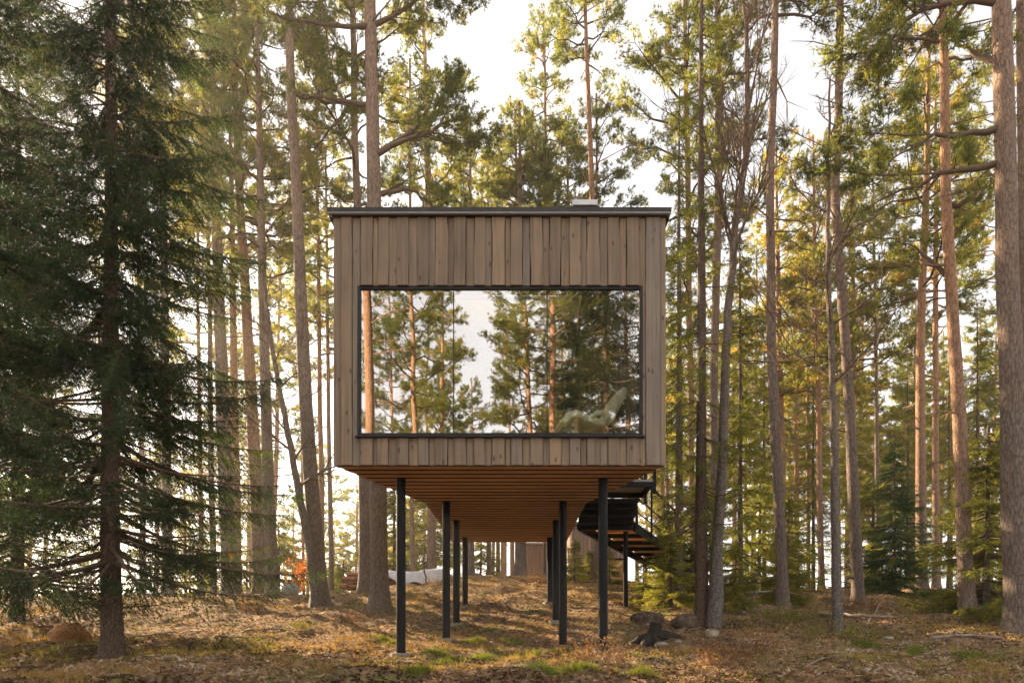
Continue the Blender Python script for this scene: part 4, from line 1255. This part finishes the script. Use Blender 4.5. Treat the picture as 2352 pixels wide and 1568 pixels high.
V = np.stack([TX, TYY, TZ], -1).reshape(-1, 3)
i = np.arange(13)[:, None] * 26; j = np.arange(25)[None, :]
b = MB(); b.add(V, np.stack([i + j, i + j + 1, i + 27 + j, i + 26 + j], -1).reshape(-1, 4), 0, .5, True)
o = b.build("tarpaulin", M["tarp"], None, p); tag(o, "creased grey tarpaulin draped over the log stack", "tarpaulin")

# roll of netting and autumn shrub by the lake side
p = gpt(668, 19.0); kk = 19.0 / FPX
b = MB()
for q in range(46):
    a = rg.uniform(0, math.pi, 3); t = np.linspace(0, 2 * math.pi, 22)
    r = 20 * kk * rg.uniform(.75, 1.0); nx = rg.normal(0, 1, 3); nx /= np.linalg.norm(nx); e1 = np.cross(nx, (0, 0, 1.01)); e1 /= np.linalg.norm(e1); e2 = np.cross(nx, e1)
    pts_ = np.array([e1 * math.cos(w) + e2 * math.sin(w) for w in t]) * r * np.array([1, 1, .86]) + (0, 0, 17 * kk)
    b.tube(pts_, .007, 4)
blob(b, (0, 0, 16 * kk), (17 * kk, 17 * kk, 14 * kk), rg, 0, .5, .2)
o = b.build("netting_roll", M["wire"], None, p); tag(o, "round bundle of grey netting lying beside the orange-leaved shrub", "netting")

p = gpt(682, 20.0)
e = empty("autumn_shrub", p, "slender shrub with glowing orange autumn leaves beside the netting bundle", "shrub")
b = MB(); st = []
for q in range(9):
    a = rg.uniform(0, 6.28); L = rg.uniform(.8, 1.75); t = np.linspace(0, 1, 6)
    pts_ = np.stack([np.cos(a) * L * .25 * t ** 1.3, np.sin(a) * L * .25 * t ** 1.3, L * t], -1) + rg.normal(0, .015, (6, 3))
    b.tube(pts_, np.linspace(.012, .003, 6), 4)
    for w in range(26):
        f = rg.uniform(.25, 1); st.append([np.interp(f, t, pts_[:, k]) for k in range(3)] + rg.normal(0, .09, 3))
b.build("stem", M["twig"], e)
b = MB(); st = np.array(st); tris(b, st, rg.normal(0, 1, st.shape), .075, .065, 0, rg.random(len(st)), .6, 3, rg); b.build("foliage", M["autumn_leaf"], e)

# red tape on the pale pine
p = P(529, 1273, d1 - px(30, d1) - .02)
b = MB(); b.box(-.06, -.006, -.085, .05, .006, .085); b.box(-.02, -.012, -.16, .03, -.007, -.05)
o = b.build("marking_tape", M["red_tape"], None, p); tag(o, "small red marking tape on the pale straight pine's stem", "tape")

# low platform and pale frame between the trees at right
p = gpt(1750, 18.0); kk = 18.0 / FPX
e = empty("timber_platform", p, "low grey plank platform between the birch and the bare-stemmed pine", "platform")
for q in range(5):
    b = MB(); b.box(-34 * kk, -.6 + q * .25, .12, 34 * kk, -.6 + q * .25 + .22, .16, 0, .5); b.build("plank", M["grey_plank"], e)
b = MB(); b.box(-32 * kk, -.58, -.15, -28 * kk, .6, .118); b.box(28 * kk, -.58, -.15, 32 * kk, .6, .118); b.build("bearer", M["grey_plank"], e)
p = gpt(1760, 19.5); kk = 19.5 / FPX
e = empty("trestle", p, "pale wooden trestle standing behind the low plank platform", "trestle")
for sx in (-1, 1):
    for sy_ in (-1, 1):
        b = MB(); b.bar((sx * 20 * kk, sy_ * .18, -.05), (sx * 16 * kk, sy_ * .03, 34 * kk), .045, .045); b.build("leg", M["oak"], e)
b = MB(); b.bar((-20 * kk, 0, 36 * kk), (20 * kk, 0, 36 * kk), .07, .05); b.build("top_beam", M["oak"], e)

# needle mound behind the big spruce
d = 10.8; p = gpt(160, d); kk = d / FPX
b = MB(); blob(b, (0, 0, .0), (52 * kk, 45 * kk, 44 * kk), rg, 0, .5, .5, 40, 26)
m_ = mat_plain("needle_mound", (0.24, 0.115, 0.045), 1.0, 0, 40, .4)
o = b.build("ant_mound", m_, None, p); tag(o, "rounded orange-brown mound of needles behind the big spruce's trunk", "mound")

# fallen branches and thin fallen trunks
for (uv, r, lab) in [([(560, 1452), (640, 1448), (730, 1458), (745, 1470)], .02, "long pale fallen branch on the litter left of the cabin"),
                     ([(500, 1468), (580, 1466), (650, 1470)], .016, "pale stick lying below the long fallen branch"),
                     ([(660, 1440), (690, 1452), (720, 1455)], .014, "short forked stick above the long fallen branch"),
                     ([(1380, 1525), (1395, 1500), (1428, 1488), (1470, 1486)], .013, "arched dead twig in front of the front right post"),
                     ([(1880, 1415), (1960, 1420), (2060, 1422)], .05, "thin fallen trunk across the grass behind the lichen-grey birch"),
                     ([(1990, 1345), (2035, 1370), (2045, 1400)], .018, "curved dead branch at the foot of the s-curved pine"),
                     ([(2140, 1470), (2220, 1462), (2300, 1470)], .03, "pale fallen branch in the shaded grass at the far right"),
                     ([(1850, 1535), (1900, 1515), (1960, 1520)], .013, "pale curved twig in the dry grass at lower right"),
                     ([(300, 1470), (380, 1455), (470, 1452)], .014, "thin stick right of the big spruce's foot")]:
    b = MB(); pts_ = []
    for (u, v) in uv:
        d = hit(u, v) or 12.0; q = gpt(u, d); pts_.append(q + (0, 0, r * .8 + rg.uniform(0, .03)))
    pts_ = np.array(pts_); s = np.linspace(0, len(pts_) - 1, 14); pts_ = np.stack([np.interp(s, np.arange(len(pts_)), pts_[:, k]) for k in range(3)], -1)
    for _ in range(2): pts_[1:-1] = (pts_[:-2] + 2 * pts_[1:-1] + pts_[2:]) / 4
    pts_ += rg.normal(0, .008, pts_.shape)
    b.tube(pts_, np.linspace(r, r * .4, 14), 7, 0, rough=.08, rng=rg, cap=True)
    for w in range(4):
        k = rg.integers(3, 12); b.tube([pts_[k], pts_[k] + rg.normal(0, .16, 3) * (1, 1, .25) + (0, 0, .04)], [r * .5, r * .2], 4)
    c0 = pts_[0].copy(); b.V = [(v_ - c0.astype(np.float32), t_) for v_, t_ in b.V]
    o = b.build("fallen_branch", M["dead_wood"], None, c0); tag(o, lab, "branch")

# russet low shrubs
for q, (u, v, s_, mt, lab) in enumerate([(1370, 1520, 1.0, "russet", "russet dry shrub at the foot of the front right post"), (1690, 1510, 1.0, "russet", "reddish dry shrub on the lower right grass mound"),
                                         (1760, 1440, 1.6, "moss", "yellow-green bilberry clump between the birches"), (1830, 1430, 1.4, "moss", "bilberry clump left of the lichen-grey birch"),
                                         (1935, 1470, 1.2, "moss", "green bilberry clump at the lichen-grey birch's foot"), (570, 1405, .8, "russet", "orange-brown fern clump on the crest left of the cabin"),
                                         (690, 1445, .5, "moss", "mossy tuft at the leaning pine's foot"), (1010, 1345, .8, "russet", "russet brush by the left rear post"), (1240, 1335, 1.0, "russet", "orange-green brush at the foot of the thick stem under the cabin"),
                                         (2000, 1400, 1.0, "russet", "brown brush around the s-curved pine's foot"), (1650, 1530, .7, "russet", "small russet shrub right of the stump stones"), (790, 1425, .6, "russet", "low orange fern left of the thickest pine's foot")]):
    d = hit(u, v) or 21.0; p = gpt(u, d)
    e = empty("low_shrub", p, lab, "shrub", "low shrubs on the forest floor")
    N = int(46 * s_); a = rg.uniform(0, 6.28, N); r = rg.uniform(.0, .34, N) * s_
    x_, y_ = np.cos(a) * r * 1.3, np.sin(a) * r
    base = np.stack([x_, y_, gz(p[0] + x_, p[1] + y_) - p[2]], -1)
    tip = base + np.stack([np.cos(a) * .14, np.sin(a) * .14, rg.uniform(.12, .30, N)], -1) * s_ + rg.normal(0, .03, (N, 3))
    b = MB()
    for i in range(N): b.tube([base[i], (base[i] + tip[i]) / 2 + (0, 0, .02), tip[i]], [.003, .0025, .0015], 3)
    b.build("stem", M["twig"], e)
    b = MB(); idx = np.repeat(np.arange(N), 16); c_ = base[idx] + (tip - base)[idx] * rg.uniform(.25, 1.05, (len(idx), 1)) + rg.normal(0, .02, (len(idx), 3))
    tris(b, c_, rg.normal(0, 1, c_.shape), .032, .016, 0, rg.random(len(idx)), .5, 1, rg); b.build("foliage", M[mt], e)

p, r = np.array([gpt(u, hit(u, v) or 10) for u, v in [(1000, 1500), (1120, 1512), (1215, 1505), (1290, 1498), (1030, 1520), (1085, 1475), (880, 1470), (900, 1480), (1180, 1480), (1330, 1535), (960, 1545), (1240, 1540), (1990, 1480), (2100, 1500), (2230, 1510), (1480, 1545)]]), np.random.default_rng(9)
for q, c in enumerate(p):
    N = 150; o2 = r.normal(0, .06, (N, 2)); z_ = gz(c[0] + o2[:, 0] * 1.5, c[1] + o2[:, 1]) - c[2]
    b = MB(); tris(b, np.stack([o2[:, 0] * 1.5, o2[:, 1], z_], -1), np.tile([0, 0, 1.0], (N, 1)), r.uniform(.05, .11, N), .008, 0, np.clip(r.normal(.95, .08, N), 0, 1), .55, 4, r)
    tag(b.build("grass_tuft", M["grass"], None, c), "bright green grass tuft among brown litter near the front posts" if q < 12 else "green grass tuft in the shaded ground at lower right", "grass tuft", "green grass tufts")

# countless: grass, moss, litter, twigs
def scatter(N, dmin, dmax, seed, mask=None):
    r = np.random.default_rng(seed)
    d = dmin + (dmax - dmin) * r.random(N) ** 1.3
    u = r.uniform(-60, 2420, N)
    x = (u - VU) * d / FPX
    k = np.ones(N, bool) if mask is None else mask(x, d) > r.uniform(-.12, .2, N)
    return np.stack([x, d, gz(x, d)], -1)[k], r


p, r = scatter(52000, 5.2, 22, 1, lambda x, y: 1.3 * vnoise(x * .8 + 3, y * .8) + 1.0 * vnoise(x * 3, y * 3) - .24)
b = MB(); tn = np.clip(.35 + 1.1 * vnoise(p[:, 0] * .5 + 20, p[:, 1] * .5) + r.normal(0, .12, len(p)), 0, 1)
tris(b, p - (0, 0, .01), np.tile([0, 0, 1.0], (len(p), 1)), r.uniform(.04, .12, len(p)), .007, 0, tn, .6, 6, r)
tag(b.build("grass", M["grass"]), "dry and green grass tufts on the forest floor", "grass", kind="stuff")
p, r = scatter(40000, 5.2, 20, 2, lambda x, y: vnoise(x * .9 + 13, y * .9 + 7) + .3 * vnoise(x * 4, y * 4) - .10 + .2 * np.clip((x - .5) / 3, 0, 1))
b = MB(); tris(b, p, np.tile([0, 0, .7], (len(p), 1)), .035, .014, 0, r.random(len(p)), .9, 4, r)
tag(b.build("moss", M["moss"]), "yellow-green moss and seedlings on the forest floor", "moss", kind="stuff")
p, r = scatter(95000, 5.0, 22, 3)
b = MB(); dv = r.normal(0, 1, p.shape) * (1, 1, .25); dv /= np.linalg.norm(dv, axis=1, keepdims=True)
tris(b, p + (0, 0, .012), dv, r.uniform(.03, .075, len(p)), .032, 0, np.clip(.42 + .85 * vnoise(p[:, 0] * .75 + 31, p[:, 1] * .75) + .5 * vnoise(p[:, 0] * 2.5, p[:, 1] * 2.5 + 8) + r.normal(0, .2, len(p)), 0, 1), .15, 1, r)
tag(b.build("leaf_litter", M["litter"]), "brown fallen leaves and bark flakes on the ground", "leaf litter", kind="stuff")
p, r = scatter(6500, 5.0, 18, 4)
b = MB(); dv = r.normal(0, 1, p.shape) * (1, 1, .12); dv /= np.linalg.norm(dv, axis=1, keepdims=True)
tris(b, p + (0, 0, .02), dv, r.uniform(.06, .26, len(p)), .009, 0, np.clip(r.normal(.6, .25, len(p)), 0, 1), .1, 1, r)
tag(b.build("twigs", M["dead_wood"]), "small fallen twigs scattered over the ground", "twigs", kind="stuff")

# ------------------------------------------------------------------ air: thin morning haze
hm = bpy.data.materials.new("haze_air"); hm.use_nodes = True
hn = hm.node_tree; hn.nodes.remove(hn.nodes["Principled BSDF"])
pv = hn.nodes.new("ShaderNodeVolumePrincipled")
pv.inputs["Color"].default_value = (1.0, 0.95, 0.88, 1); pv.inputs["Density"].default_value = 0.0011; pv.inputs["Anisotropy"].default_value = 0.65
hn.links.new(pv.outputs[0], hn.nodes["Material Output"].inputs["Volume"])
b = MB(); b.box(-640, -440, -40, 640, 640, 30)
tag(b.build("haze", hm), kind="stuff")
